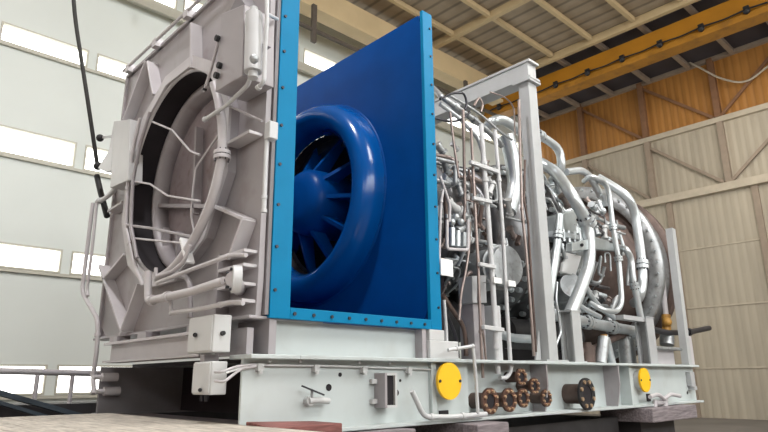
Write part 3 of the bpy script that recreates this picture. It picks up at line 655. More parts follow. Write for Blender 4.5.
# ---------------------------------------------------------------- engine
EY, EZ = 7.3, 4.30
XZ = 4.06
XY = 7.24
en = thing('gas_turbine', 'metallic gas turbine engine running along the machine behind its pipes', 'turbine', (9, 7.3, 2.6))
MB().lathe([(5.70, 1.02), (5.70, 1.28), (5.80, 1.28), (5.82, 1.16), (6.5, 1.16), (6.5, 1.26), (6.6, 1.26), (6.6, 1.16), (7.3, 1.14), (7.3, 1.25), (7.38, 1.25), (7.38, 1.13), (8.4, 1.13), (8.4, 1.2)], EY, EZ).build('compressor_case', 'engine', en)
MB().lathe([(8.4, 1.2), (8.4, 1.34), (8.5, 1.34), (8.52, 1.22), (9.3, 1.42), (9.3, 1.56), (9.38, 1.56), (9.38, 1.46), (9.84, 1.48), (9.84, 1.70), (9.96, 1.70), (9.96, 1.48)], EY, EZ).build('diffuser_case', 'engine', en)
MB().lathe([(9.96, 1.46), (10.9, 1.52), (10.9, 1.66), (11.0, 1.66), (11.0, 1.45), (11.5, 1.42)], EY, EZ).build('combustor_case', 'enginel', en)
MB().lathe([(11.4, 1.30), (11.5, 1.46), (12.0, 1.52), (13.1, 1.66), (13.1, 1.85)], XY, XZ).build('exhaust_cone', 'rust', en)
MB().lathe([(12.94, 1.80), (12.92, 1.84), (12.92, 2.10), (13.06, 2.12), (13.06, 1.98), (13.62, 1.98), (13.62, 1.85)], XY, XZ, n=96, closed=True).build('exhaust_ring', 'silverd', en)
MB().lathe([(13.62, 1.7), (13.62, 2.10), (13.84, 2.10), (13.90, 1.7)], XY, XZ, n=96, closed=True).build('outlet_flange', 'rust', en)
for k in range(52):
    a = 2*PI*k/52
    MB().cyl((12.94, XY+2.02*math.cos(a), XZ+2.02*math.sin(a)), (12.87, XY+2.02*math.cos(a), XZ+2.02*math.sin(a)), 0.03, n=6).build('flange_bolt', 'silver', en)
for xx, rr, nn in ((9.84, 1.61, 46), (9.30, 1.50, 40)):
    for k in range(nn):
        a = 2*PI*k/nn
        if math.cos(a) > 0.35: continue
        y, z = EY+rr*math.cos(a), EZ+rr*math.sin(a)
        MB().cyl((xx-0.10, y, z), (xx+0.16, y, z), 0.05, n=8).build('case_bolt', 'silver', en)
# vane rings: levers on the compressor case
for xx in (6.0, 6.3, 6.85, 7.6, 7.9):
    MB().lathe([(xx, 1.24), (xx, 1.29), (xx+0.05, 1.29), (xx+0.05, 1.24)], EY, EZ, closed=True).build('unison_ring', 'silverd', en)
    for k in range(36):
        a = 2*PI*k/36
        if math.cos(a) > -0.15 or math.sin(a) < -0.98: continue
        mb = MB()
        c, s_ = math.cos(a), math.sin(a)
        mb.cyl((xx+0.12, EY+1.12*c, EZ+1.12*s_), (xx+0.12, EY+1.30*c, EZ+1.30*s_), 0.025, n=6)
        mb.bar((xx+0.12, EY+1.28*c, EZ+1.28*s_), (xx+0.02, EY+1.28*c, EZ+1.28*s_), 0.03, 0.015)
        mb.build('vane_lever', 'silverd', en)
# fuel nozzles round the combustor
for k in range(30):
    a = 2*PI*k/30
    c, s_ = math.cos(a), math.sin(a)
    if c > 0.3: continue
    mb = MB(); mb.cyl((10.3, EY+1.45*c, EZ+1.45*s_), (10.3, EY+1.72*c, EZ+1.72*s_), 0.05, n=10)
    mb.tube([(10.3, EY+1.72*c, EZ+1.72*s_), (10.15, EY+1.78*c, EZ+1.78*s_), (9.95, EY+1.68*c, EZ+1.68*s_)], 0.022, n=6)
    mb.build('fuel_nozzle', 'silver', en)
MB().lathe([(9.93, 1.66), (9.93, 1.72), (10.0, 1.72), (10.0, 1.66)], EY, EZ, closed=True).build('fuel_manifold', 'silver', en)
# wandering small lines over the compressor case
rl = random.Random(11)
for k in range(52):
    a = PI*rl.uniform(0.76, 1.28); x = rl.uniform(5.9, 8.6); r = rl.uniform(1.34, 1.75)
    pts = []
    for j in range(rl.randint(3, 5)):
        pts.append((x, EY+r*math.cos(a), EZ+r*math.sin(a)))
        if rl.random() < 0.5: a += rl.uniform(-0.28, 0.28)
        else: x = min(9.0, max(5.9, x+rl.uniform(-0.7, 0.7)))
        r = min(1.85, max(1.3, r+rl.uniform(-0.08, 0.08)))
    MB().tube(pts, rl.choice((0.014, 0.018, 0.025, 0.035)), n=8, fil=0.1).build('service_line', rl.choice(('copper', 'silverd', 'silver', 'rust')), en)
# and over the turbine half
for k in range(38):
    a = PI*rl.uniform(0.80, 1.3); x = rl.uniform(9.4, 12.0); r = rl.uniform(1.75, 1.95)
    pts = []
    for j in range(rl.randint(3, 5)):
        pts.append((x, EY+r*math.cos(a), EZ+r*math.sin(a)))
        if rl.random() < 0.55: a += rl.uniform(-0.25, 0.25)
        else: x = min(12.2, max(9.2, x+rl.uniform(-0.8, 0.8)))
        r = min(2.0, max(1.7, r+rl.uniform(-0.06, 0.06)))
    MB().tube(pts, rl.choice((0.018, 0.025, 0.035, 0.05)), n=8, fil=0.14).build('service_line', rl.choice(('silver', 'silverd', 'silver', 'engine')), en)
# unions, valves and small housings hung between the lines
for k in range(56):
    a = PI*rl.uniform(0.76, 1.30); x = rl.uniform(5.9, 8.7) if k < 36 else rl.uniform(9.6, 12.0)
    r = rl.uniform(1.36, 1.8) if k < 36 else rl.uniform(1.7, 1.9)
    p = V((x, EY+r*math.cos(a), EZ+r*math.sin(a))); d = V((rl.uniform(-1, 1), 0.3*rl.uniform(-1, 1), rl.uniform(-1, 1))).normalized()
    h = rl.uniform(0.05, 0.13); rr = rl.uniform(0.03, 0.07)
    MB().cyl(p-d*h, p+d*h, rr, n=10).cyl(p-d*h*1.15, p-d*h*0.75, rr*1.5, n=6).cyl(p+d*h*0.75, p+d*h*1.15, rr*1.5, n=6).build('line_fitting', rl.choice(('silver', 'silverd', 'engine', 'boxp', 'copper')), en)
# engine feet, near-black to paint in the shade of the cavity
MB().box((7.1, 6.4, 1.936), (7.4, 8.2, 3.3)).build('front_mount', 'shade_dark', en)
MB().box((11.0, 6.3, 1.936), (11.3, 8.3, 3.0)).build('rear_mount', 'shade_dark', en)
MB().cyl((6.2, 7.3, 2.9), (8.6, 7.3, 2.7), 0.42, n=28).build('gearbox', 'gearbox', en)
MB().cyl((9.2, 6.6, 2.5), (11.6, 6.6, 2.5), 0.28, n=24).build('oil_tank', 'gearbox', en)

# ---------------------------------------------------------------- gantry posts
g = thing('gantry_frame', 'tall pale steel gantry with a cross beam over the middle of the engine', 'frame', (8.13, 7.3, 1.936))
def hpost(x0, x1, y0, y1, z0, z1): 
    return MB().box((x0, y0, z0), (x1, y0+0.03, z1)).box((x0, y1-0.03, z0), (x1, y1, z1)).box(((x0+x1)/2-0.015, y0+0.03, z0), ((x0+x1)/2+0.015, y1-0.03, z1))
MB().box((8.04, 4.97, 1.962), (8.28, 5.17, 6.50)).build('post', 'gantry', g, bev=0.008)
MB().box((8.0, 8.4, 1.962), (8.27, 8.65, 6.50)).build('post', 'gantry', g, bev=0.008)
MB().box((8.0, 4.90, 6.50), (8.29, 8.7, 6.54)).box((8.0, 4.90, 6.80), (8.29, 8.7, 6.84)).box((8.02, 4.95, 6.54), (8.26, 8.7, 6.80)).build('cross_beam', 'gantry', g)
MB().box((7.98, 4.91, 6.46), (8.32, 5.25, 6.50)).build('cap_plate', 'gantry', g)
MB().box((7.85, 4.90, 1.936), (8.45, 5.35, 1.962)).build('base_plate', 'gantry', g)
MB().box((7.85, 8.3, 1.936), (8.45, 8.74, 1.962)).build('base_plate', 'gantry', g)
MB().prism([(8.27, 5.09, 1.962), (8.44, 5.09, 1.962), (8.27, 5.09, 2.4)], (0, 0.025, 0)).prism([(8.0, 5.09, 1.962), (7.86, 5.09, 1.962), (8.0, 5.09, 2.4)], (0, 0.025, 0)).build('gusset', 'gantry', g)
def stand(name, label, x0, x1, y0, y1, z1, mat='gantry', arm=None):
    t = thing(name, label, 'support post', ((x0+x1)/2, (y0+y1)/2, 1.936))
    hpost(x0, x1, y0, y1, 1.955, z1).build('column', mat, t)
    MB().box((x0-0.05, y0-0.02, 1.936), (x1+0.05, y1+0.05, 1.955)).build('foot', mat, t)
    MB().box((x0-0.02, y0-0.01, z1), (x1+0.02, y1+0.01, z1+0.02)).build('cap', mat, t)
    if arm: MB().box(*arm).build('arm', mat, t)
    return t
s2 = (8.904,5.000,2.719); stand('pipe_stand', 'short pale post beside the tall gantry post carrying the big slanting pipe', s2[0]-0.13, s2[0]+0.13, 4.97, 5.2, s2[2])
s3 = (11.619,5.000,2.789); stand('pipe_stand', 'grey post with a side arm near the right end of the base', s3[0]-0.16, s3[0]+0.16, 4.97, 5.2, s3[2], 'skidg', ((s3[0]-1.0, 5.0, s3[2]-0.08), (s3[0]-0.16, 5.15, s3[2])))
s4 = (13.207,5.000,4.786); s4b = (13.250,5.000,1.959)
t = thing('end_post', 'tall leaning grey post at the far right end in front of the exhaust ring', 'support post', (s4b[0], 5.1, 1.936))
MB().bar((s4b[0]-0.1, 4.98, 1.955), (s4[0]+0.02, 4.98, s4[2]), 0.17, 0.14, up=(0, 1, 0)).build('column', 'gantry', t)
MB().box((s4b[0]-0.25, 4.88, 1.936), (s4b[0]+0.05, 5.09, 1.955)).build('foot', 'gantry', t)
q = (13.343,4.960,2.522)
tag(MB().box((q[0]-0.02, 4.95, 1.936), (q[0]+0.14, 5.10, q[2])).build('end_post', 'greyl'), 'short pale post at the very end of the base right of the leaning post', 'support post')

# ---------------------------------------------------------------- right hand pipework
pipe('elbow_pipe', 'silver elbow pipe curling over just right of the gantry post near the top', 'pipe', [(9.215,5.600,6.046),(9.615,5.600,6.018),(9.990,5.600,5.935),(9.998,5.600,5.530),(10.290,6.000,5.495)], 0.080, fil=0.22, fl=((0, 0.2),), flr=1.3)
pipe('main_pipe', 'thickest silver pipe slanting down from behind the gantry post to the short post', 'pipe', [(9.769,5.900,5.697),(9.772,5.600,5.437),(9.490,5.150,4.788),(9.907,5.150,4.404),(9.934,5.150,3.985),(9.827,5.150,3.612),(9.430,5.150,3.119),(9.038,5.150,2.708)], 0.107, fil=0.5, fl=((2, 0.97),), flr=1.45, n=16)
bk = thing('pipe_bracket', 'pale plate bracket clamping the thickest pipe below its flange', 'bracket', (10.403,5.250,3.938))
MB().prism([(9.256,5.120,3.917), (9.975,5.120,4.114), (9.971,5.120,3.913), (9.231,5.120,3.775)], (0, 0.10, 0)).prism([(10.019,5.120,4.158), (12.449,5.600,4.380), (12.421,5.600,4.267), (9.971,5.120,3.913)], (0, 0.10, 0)).build('plate', 'enginel', bk, bev=0.006)
MB().cyl((9.589,5.119,3.930), (9.535,5.090,3.918), 0.03, n=8).build('bolt', 'bolt', bk)
pipe('loop_pipe', 'silver pipe looping at the top behind the thickest pipe', 'pipe', [(10.685,5.900,5.728),(11.313,5.900,5.919),(11.680,5.900,5.870),(11.976,5.900,5.619),(12.112,5.900,5.421),(11.778,5.900,5.068),(11.469,5.900,4.775)], 0.076, fil=0.3)
pipe('slim_pipe', 'slim silver pipe arching over and dropping to a bend beside the thickest pipe', 'pipe', [(10.430,5.400,5.356),(9.899,5.000,5.234),(10.425,5.000,5.256),(10.580,5.000,5.073),(10.581,5.000,4.376),(10.672,5.000,3.748),(10.611,5.000,2.994),(10.380,5.000,2.818),(9.839,5.000,2.816),(9.827,5.200,2.952)], 0.048, fil=0.2, fl=((3, 0.98), (4, 0.9)), flr=1.6)
pipe('large_pipe', 'large silver pipe arching down in front of the brown exhaust ring', 'pipe', [(11.831,5.800,5.834),(11.892,5.500,5.573),(11.940,5.250,5.307),(12.190,5.250,5.031),(12.219,5.250,4.437),(12.236,5.250,3.979),(12.180,5.250,3.603),(11.948,5.250,3.240),(12.427,5.600,3.192)], 0.095, fil=0.5, fl=((5, 0.15),), flr=1.35, n=14)
pipe('mid_pipe', 'silver pipe with a collar dropping onto the grey post with the side arm', 'pipe', [(11.724,5.500,4.260),(11.131,5.050,4.064),(11.301,5.050,3.912),(11.277,5.050,3.485),(11.358,5.050,3.151),(11.424,5.050,2.762)], 0.061, fil=0.2, fl=((3, 0.3),), flr=1.4)
pipe('header_pipe', 'thick level silver pipe running low from the gantry post to the grey end post', 'pipe', [(8.869,5.450,2.738),(9.749,5.450,2.675),(10.968,5.450,2.617),(12.485,5.450,2.574)], 0.101, fl=((2, 0.05), (1, 0.3)), flr=1.25, n=16, mat='silver')
pipe('low_pipe', 'dark curved pipe under the thick level pipe', 'pipe', [(9.808,5.500,2.135),(10.454,5.500,2.221),(11.098,5.500,2.404),(11.697,5.500,2.523)], 0.064, 'rust')
pipe('branch_pipe', 'bright slanting pipe behind the thick level pipe left of the slim pipe bend', 'pipe', [(10.069,5.500,3.598),(10.359,5.500,3.223),(10.753,5.500,2.959),(11.309,5.500,2.808)], 0.052, fil=0.3)
pipe('branch_pipe', 'short bright slanting pipe just above the thick level pipe near the short post', 'pipe', [(9.585,5.400,3.004),(9.969,5.400,2.877),(10.523,5.400,2.771)], 0.046, fil=0.3)
pipe('branch_pipe', 'dim slanting pipe running from the exhaust down behind the grey arm', 'pipe', [(13.230,5.900,4.197),(12.520,5.900,3.610),(12.037,5.900,3.046),(11.811,5.900,2.789)], 0.068, 'silverd')
pipe('spout_pipe', 'dark spout pipe sticking out past the right end of the base', 'pipe', [(12.160,5.200,2.622),(12.952,5.200,2.580),(14.132,5.200,2.653),(15.310,5.200,2.798)], 0.060, 'bolt', fl=((1, 0.9),), flr=1.5)
pipe('branch_pipe', 'curved pale pipe in the gap between gantry post and the thickest pipe', 'pipe', [(9.013,5.500,3.614),(9.368,5.500,3.872),(9.624,5.500,4.237),(9.609,5.500,4.570)], 0.063, 'enginel')
pipe('branch_pipe', 'upright pale pipe beside the bolted flange chain right of the gantry post', 'pipe', [(9.344,5.350,4.473),(9.145,5.350,3.817),(8.864,5.350,3.188),(8.767,5.350,2.933)], 0.072, 'enginel', fil=0.3, fl=((0, 0.6),), flr=1.3)
pipe('hose', 'thin curved hose beside the foot of the gantry post', 'hose', [(8.636,5.100,3.185),(8.561,5.100,2.892),(8.606,5.100,2.613),(8.631,5.100,2.398),(8.455,5.100,2.194)], 0.019, 'silver')
# bolted housing right of the gantry post
hs = thing('valve_housing', 'pale bolted valve housing between the gantry post and the thickest pipe', 'housing', (9.774,5.500,3.295))
MB().prism([(9.502,5.500,4.532), (10.244,5.500,4.783), (10.223,5.500,4.256), (9.521,5.500,4.221)], (0, 0.4, 0)).build('block', 'enginel', hs, bev=0.02)
MB().prism([(9.288,5.420,4.205), (10.114,5.420,4.244), (10.097,5.420,4.147), (9.271,5.420,4.095)], (0, 0.5, 0)).build('flange', 'silver', hs, bev=0.01)
for k in range(5):
    q = V((9.378,5.450,4.262)).lerp(V((10.140,5.450,4.292)), k/4); MB().cyl(q, q-V((0, 0, 0.22)), 0.035, n=8).build('bolt', 'silver', hs)
MB().prism([(9.702,5.500,3.882), (10.264,5.500,3.883), (9.978,5.500,3.478), (9.506,5.500,3.498)], (0, 0.4, 0)).build('lower_block', 'plate', hs, bev=0.02)
MB().cyl((9.808,5.500,3.298), (10.066,5.900,3.240), 0.22, n=20).build('motor', 'silverd', hs)
# oil unit & ochre valve at right end
oc = thing('ochre_valve', 'ochre yellow valve on a pale stem beside the leaning end post', 'valve', (12.986,5.300,2.384))
MB().cyl((13.137,5.300,2.553), (13.217,5.300,2.972), 0.09, n=14).ball((13.098,5.250,2.815), 0.10).build('body', 'ochre', oc)
MB().tube([(13.277,5.300,3.831),(13.213,5.300,3.288),(13.197,5.300,2.908)], 0.06).build('stem', 'greyl', oc)
MB().cyl((13.073,5.300,2.346), (13.137,5.300,2.553), 0.14, n=16).build('foot', 'silverd', oc)
ot = thing('oil_tray', 'grey tray table on a stout leg at the right end of the base', 'tray', (12.770,5.200,1.997))
a = (11.851,5.050,2.278); b = (13.583,5.050,2.228)
MB().box((a[0], 5.0, b[2]), (b[0]-0.42, 5.6, a[2])).build('tray', 'silverd', ot, bev=0.01)
MB().box((a[0]+0.25, 5.15, 1.936), (b[0]-0.6, 5.5, b[2])).build('leg', 'greyl', ot)
# small actuators low between the posts
for (p, q, r, mat, lab) in [
    ((10.181,5.300,2.035), (10.398,5.300,2.385), 0.10, 'silverd', 'small actuator with an ochre cap standing right of the short post'),
    ((10.812,5.400,2.013), (10.670,5.400,2.401), 0.07, 'silver', 'leaning bright strut under the thick level pipe'),
    ((10.057,5.500,2.004), (10.102,5.500,2.246), 0.16, 'rust', 'squat brown pump between the short post and the leaning strut'),
    ((11.651,5.500,1.991), (11.669,5.500,2.407), 0.16, 'silverd', 'dull grey filter bowl left of the grey end post')]:
    t = thing('actuator', lab, 'actuator', (p[0], p[1], 1.936))
    MB().cyl((p[0], p[1], 1.936), q, r, n=18).build('body', mat, t)
    MB().cyl(q, (q[0], q[1], q[2]+0.06), r*0.6, n=14).build('cap', 'ochre' if r == 0.10 else mat, t)

# ---------------------------------------------------------------- middle tube cluster
pipe('riser_tube', 'brightest white riser tube, second of the tall tubes left of the gantry post', 'tube', [(6.695,4.980,5.283),(6.715,4.980,4.668),(6.744,4.980,3.929),(6.767,4.980,3.148),(6.769,4.980,2.201),(6.772,4.980,1.761)], 0.037, 'white', fil=0.3, fl=(), clamp=((0, 0.95), (1, 0.3), (4, 0.2)))
pipe('riser_tube', 'white riser tube nearest the gantry post, ending in a bend below the base edge', 'tube', [(7.034,4.980,5.302),(7.059,4.980,4.518),(7.075,4.980,3.691),(7.061,4.980,2.620),(7.066,4.980,1.787),(6.944,4.980,1.709),(6.811,4.980,1.710)], 0.029, 'white', fil=0.1, clamp=((1, 0.0), (2, 0.1), (3, 0.9)))
pipe('riser_tube', 'brown grey riser tube left of the brightest white riser', 'tube', [(6.481,5.000,5.180),(6.480,5.000,4.247),(6.489,5.000,3.228),(6.471,5.000,2.191),(6.474,5.000,1.712)], 0.021, 'copper', clamp=((2, 0.9),))
pipe('riser_tube', 'thin brown tube close beside the left of the brown grey riser', 'tube', [(6.517,5.020,4.407),(6.517,5.020,3.824),(6.537,5.020,3.237),(6.475,5.020,2.715),(6.561,5.020,2.196),(6.582,5.020,1.939)], 0.014, 'copper')
pipe('riser_tube', 'brown tube in the dark gap left of the risers, upper run', 'tube', [(6.506,5.150,5.520),(6.487,5.150,4.888),(6.453,5.150,4.056),(6.414,5.150,3.803)], 0.023, 'copper')
pipe('riser_tube', 'slanting brown tube nearest the blue panel, upper run', 'tube', [(6.207,5.150,5.395),(6.266,5.150,4.906),(6.346,5.150,4.431)], 0.018, 'copper')
pipe('riser_tube', 'brown tube snaking down the dark gap beside the white plate', 'tube', [(6.484,5.100,3.806),(6.433,5.100,3.402),(6.324,5.100,3.045),(6.225,5.100,2.808),(6.161,5.100,2.439)], 0.019, 'copper', fil=0.15, clamp=((3, 0.5),))
pipe('twin_tube', 'left of two brown tubes hugging the gantry post with a fitting halfway', 'tube', [(7.847,5.050,6.084),(7.773,5.050,5.195),(7.707,5.050,4.164),(7.742,5.050,3.575),(7.754,5.050,2.822),(7.755,5.050,2.014)], 0.023, 'copper', clamp=((1, 0.95), (2, 0.2)))
pipe('twin_tube', 'right of two brown tubes hugging the gantry post', 'tube', [(7.972,5.100,5.091),(7.862,5.100,4.398),(7.929,5.100,4.054),(7.916,5.100,3.296),(7.900,5.100,2.541),(7.892,5.100,2.075)], 0.018, 'rust')
pipe('slant_pipe', 'upper silver pipe slanting down from the blue panel top to the risers', 'pipe', [(6.824,6.000,6.305),(6.477,5.500,5.830),(6.946,5.500,5.745),(7.497,5.500,5.635),(7.939,5.500,5.440)], 0.046, 'silverd', fil=0.3, clamp=((1, 0.6), (2, 0.5)))
pipe('slant_pipe', 'lower silver pipe slanting beside the first towards the risers', 'pipe', [(6.286,5.400,5.634),(6.786,5.400,5.528),(7.164,5.400,5.337),(7.250,5.400,5.160)], 0.034, 'silver', fil=0.3)
pipe('slant_pipe', 'thin pipe slanting above the others under the gantry beam', 'pipe', [(6.403,5.300,5.766),(7.066,5.300,5.714),(7.620,5.300,5.537),(7.944,5.300,5.488)], 0.020, 'silverd', fil=0.3)
pipe('loop_hose', 'dark looped hose leaving the blue panel near its top corner', 'hose', [(6.057,5.200,5.567),(6.330,5.200,5.754),(6.612,5.200,5.848),(6.674,5.200,5.721),(6.617,5.200,5.572)], 0.018, 'bolt', fil=0.1)
pipe('loop_hose', 'second looped hose lower on the blue panel edge', 'hose', [(5.914,5.200,5.230),(6.259,5.200,5.272),(6.535,5.200,5.387),(6.735,5.200,5.577)], 0.018, 'bolt', fil=0.2)
pipe('loop_hose', 'small arched hose under the gantry beam', 'hose', [(6.972,5.300,5.786),(7.112,5.300,5.985),(7.207,5.300,5.895),(7.143,5.300,5.738)], 0.019, 'copper', fil=0.08)
pipe('loop_hose', 'thin arched line curving right under the gantry beam', 'hose', [(7.412,5.300,6.173),(7.825,5.300,6.221),(8.071,5.300,6.137),(8.041,5.300,5.603)], 0.013, 'copper', fil=0.2)
pipe('bleed_pipe', 'fat bright silver elbow under the gantry beam left of the post', 'pipe', [(8.146,6.000,5.945),(8.120,5.800,6.043),(8.425,5.800,6.173),(8.788,5.800,6.144),(9.765,6.100,6.230)], 0.089, 'silver', fil=0.3, n=14)
pipe('bleed_pipe', 'fat curved silver duct behind the twin brown tubes', 'pipe', [(8.663,5.900,5.964),(8.832,5.900,5.525),(8.862,5.900,4.962),(8.571,5.900,4.499)], 0.143, 'silver', fil=0.4, n=18)
pipe('level_pipe', 'thick silver pipe running level behind the risers near the base', 'pipe', [(7.661,5.700,2.420),(8.117,5.700,2.318),(8.672,5.700,2.323)], 0.070, 'silver')
# canister disc
cn = thing('pump_canister', 'round grey canister with a rim behind the riser nearest the gantry post', 'canister', (8.033,5.600,3.120))
c_ = V((7.825,5.450,3.396)); MB().cyl(c_, c_+V((0.1, 0.7, 0)), 0.33, n=36).build('drum', 'silverd', cn, bev=0.04)
MB().cyl(c_+V((0, 0.12, 0)), c_+V((0.02, 0.18, 0)), 0.36, n=36).build('rim', 'silverd', cn)
# clamp bars tying the risers
for (p, q, w, lab) in [((6.330,4.930,4.605), (6.975,4.930,4.610), 0.055, 'white clamp bar across the risers, topmost'),
                    ((6.358,4.930,4.090), (6.764,4.930,4.112), 0.05, 'white clamp bar across the risers, second from the top'),
                    ((6.418,4.930,3.182), (6.771,4.930,3.183), 0.05, 'white clamp bar across the risers, above the small white plates'),
                    ((6.436,4.930,2.353), (6.871,4.930,2.335), 0.055, 'white clamp bar across the risers, lowest near the base')]:
    tag(MB().bar(p, q, 0.05, w).build('clamp_bar', 'white', bev=0.005), lab, 'clamp', 'clamp bars on the riser tubes')
# plates
def plate(p, q, y, lab):
    t = thing('blank_plate', lab, 'plate', ((p[0]+q[0])/2, y, q[2]))
    MB().box((p[0], y, q[2]), (q[0], y+0.02, p[2])).build('sheet', 'plate', t, bev=0.004)
    MB().box(((p[0]+q[0])/2-0.02, y+0.02, q[2]+0.04), ((p[0]+q[0])/2+0.02, y+0.25, p[2]-0.04)).build('bracket', 'boxp', t)
plate((5.688,4.960,3.174), (5.917,4.960,2.957), 4.96, 'blank white plate beside the lower edge of the blue panel')
plate((6.694,4.900,3.033), (6.868,4.900,2.954), 4.90, 'small white plate on the risers, left of a pair')
plate((7.026,4.900,3.026), (7.196,4.900,2.945), 4.90, 'small white plate on the risers, right of a pair')
# instrument rack
ir = thing('valve_rack', 'framed rack of small silver cylinders beside the blue panel', 'valve rack', (6.299,5.200,3.399))
MB().tube([(5.937,5.050,3.729),(5.916,5.050,3.335),(6.349,5.050,3.382),(6.379,5.050,3.806)], 0.022, n=8, fil=0.05).build('frame', 'greyl', ir)
for px in (((6.212,5.200,3.693), (6.197,5.200,3.440)), ((6.337,5.200,3.672), (6.323,5.200,3.444)), ((6.466,5.200,3.664), (6.453,5.200,3.463))):
    MB().cyl(px[0], px[1], 0.045, n=14).build('cylinder', 'silver', ir)
for q in ((6.246,5.150,3.845), (6.349,5.150,3.792), (6.464,5.150,3.898), (6.157,5.150,3.759)):
    MB().ball(q, 0.05).build('valve', 'silver', ir)
MB().bar((6.095,5.200,3.842), (6.614,5.200,3.891), 0.03, 0.05).build('rail', 'silverd', ir)
# left silver tubes by panel edge
pipe('edge_pipe', 'pale tube dropping along the blue panel edge', 'tube', [(5.878,5.050,4.131),(5.828,5.050,3.942),(5.790,5.050,3.569),(5.746,5.050,3.065)], 0.019, 'greyl', clamp=((0, 0.9),))
pipe('edge_pipe', 'pale slanting tube with a collar right of the tube on the blue panel edge', 'tube', [(5.884,5.100,4.342),(6.014,5.100,4.087),(6.068,5.100,3.957),(6.035,5.100,3.728)], 0.021, 'greyl', clamp=((1, 0.5),), flr=2)
pipe('edge_pipe', 'white upright stub rising from the support block beside the blue panel', 'tube', [(5.880,5.100,2.675),(5.902,5.100,2.362),(5.904,5.100,2.053)], 0.022, 'white')
pipe('black_hose', 'dark brown hose sagging in the gap below the white plate', 'hose', [(6.093,5.300,2.778),(6.265,5.300,2.592),(6.483,5.300,2.406),(6.533,5.300,2.209),(6.518,5.300,1.998)], 0.032, 'rust', fil=0.3)
pipe('black_hose', 'second dark hose beside the first, nearer the blue panel', 'hose', [(6.161,5.350,2.590),(6.274,5.350,2.438),(6.405,5.350,2.207),(6.411,5.350,1.972)], 0.027, 'bolt', fil=0.3)
tag(MB().prism([(6.536,5.150,3.061), (6.851,5.150,3.109), (6.840,5.150,2.716), (6.530,5.150,2.692)], (0, 0.25, 0)).build('control_box', 'skidg', bev=0.01), 'grey control box behind the riser tubes above the grey column', 'box')
a = (6.594,5.200,2.702)
tag(MB().box((a[0], 5.2, 1.936), (a[0]+0.25, 5.45, a[2])).build('support_column', 'grey', bev=0.008), 'mauve grey column standing behind the brown risers below the control box', 'support post')
a = (7.135,5.250,2.720)
tag(MB().box((a[0], 5.25, 1.936), (a[0]+0.15, 5.5, a[2])).build('support_column', 'white', bev=0.008), 'white column standing behind the brightest white riser near the base', 'support post')

# ---------------------------------------------------------------- rope, rail and ramp at the left
rp = thing('hoist_rope', 'black hoist rope hanging from the roof left of the inlet casing', 'rope', (3.05, 9.9, 5.1))
MB().tube([(2.02, 9.9, 16.19), (2.09, 9.9, 10.5), (2.307,9.900,7.822), (2.667,9.900,6.451), (3.002,9.900,5.126)], 0.034, n=8, fil=0.6).build('line', 'rope', rp)
MB().ball((3.023,9.900,5.079), 0.07).build('knot', 'black', rp)
pipe('rope_tail', 'short black rod hanging below the hoist rope end beside the flat box', 'rod', [(3.020,9.880,4.903),(3.020,9.654,4.614),(3.020,9.200,4.099)], 0.045, 'black')
wk = thing('walkway', 'dark walkway with a guard rail behind the loading platform', 'walkway', (2.5, 11.4, 0))
MB().box((-4, 11.0, 0), (6.5, 12.0, 1.37)).build('body', 'dark', wk)
MB().tube([(-0.808,11.050,1.905),(2.321,11.050,1.880),(3.724,11.050,1.844),(4.490,11.050,1.827)], 0.05, n=10).build('rail', 'greyl', wk)
for p, q in (((2.851,11.050,1.867), (2.885,11.050,1.484)), ((3.375,11.050,1.852), (3.432,11.050,1.236))):
    MB().tube([p, (p[0], 11.05, 1.37)], 0.035, n=8).build('rail_post', 'greyl', wk)
rm = thing('ramp', 'dark blue sloping ramp at the far lower left in front of the walkway', 'ramp', (1.5, 10.6, 0))
MB().bar((1.508,10.600,1.803), (3.479,10.600,1.172), 0.30, 0.07).build('deck', 'ramp', rm)
MB().bar((1.526,10.600,1.682), (3.134,10.600,1.129), 0.30, 0.05).build('stringer', 'ramp', rm)
MB().box((1.75, 10.5, 0), (1.9, 10.7, 1.72)).build('leg', 'ramp', rm)

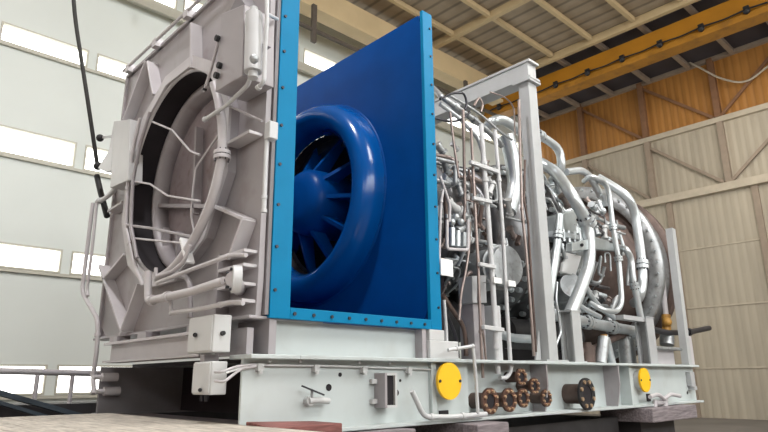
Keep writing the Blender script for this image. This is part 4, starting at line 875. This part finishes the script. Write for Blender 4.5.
pipe('sagging_cable', 'pale cable sagging in front of the ochre upper wall at the right', 'cable', [(28.600,10.118,17.308), (28.600,8.831,16.222), (28.600,7.688,14.882), (28.600,6.702,14.253), (28.600,5.760,14.755), (28.600,4.868,15.149)], 0.045, 'steelc', fil=0.9)
# ---------------------------------------------------------------- light
w = bpy.data.worlds.new('World'); S.world = w; w.use_nodes = True
bg = w.node_tree.nodes['Background']; bg.inputs['Color'].default_value = (0.93, 0.96, 1.0, 1); bg.inputs['Strength'].default_value = 0.6
def area(name, loc, target, size, power, col=(1, 1, 1), sy=None):
    l = bpy.data.lights.new(name, 'AREA'); l.energy = power; l.size = size; l.color = col
    if sy: l.shape = 'RECTANGLE'; l.size_y = sy
    o = bpy.data.objects.new(name, l); COL.objects.link(o); o.location = loc
    o.rotation_euler = (V(target)-V(loc)).to_track_quat('-Z', 'Y').to_euler(); return o
area('added_overhead_light', (7, -4, 15.5), (8, 5, 2), 6, 2000, (1, 0.98, 0.96))  # added overhead lights without fittings, brightening machine and hall
area('added_overhead_light', (17, -1, 15.5), (13, 5, 2), 5, 1200, (1, 0.97, 0.92))
area('added_overhead_light', (24, 6, 12.0), (29, 8, 8), 4, 150, (1, 0.93, 0.82))
area('added_overhead_light', (0.3, 5.2, 15.6), (2.6, 6.5, 3.5), 1.0, 1100, (1, 0.97, 0.98))  # added light grazing the casing so its ribs stand out
area('added_key_light', (8, -11.9, 8.75), (8, 5, 3), 30, 2100, (0.95, 0.99, 1.0), sy=5)  # added key light behind the camera, set along the unseen panes

# ---------------------------------------------------------------- camera
cam = bpy.data.cameras.new('Camera'); co = bpy.data.objects.new('Camera', cam); COL.objects.link(co)
Rm = Matrix([[0.726981, -0.17297, -0.664515], [-0.686606, -0.195002, -0.70039], [-0.008435, 0.96543, -0.260525]]).to_4x4()
co.matrix_world = Matrix.Translation((0, 0, 1.7)) @ Rm
cam.sensor_width = 36; cam.lens = 607*36/768; cam.clip_start = 0.05; cam.clip_end = 200
S.camera = co
S.view_settings.view_transform = 'Standard'; S.view_settings.look = 'None'; S.view_settings.gamma = 1
S.view_settings.exposure = 0.07
try: S.view_settings.use_curve_mapping = False
except Exception: pass
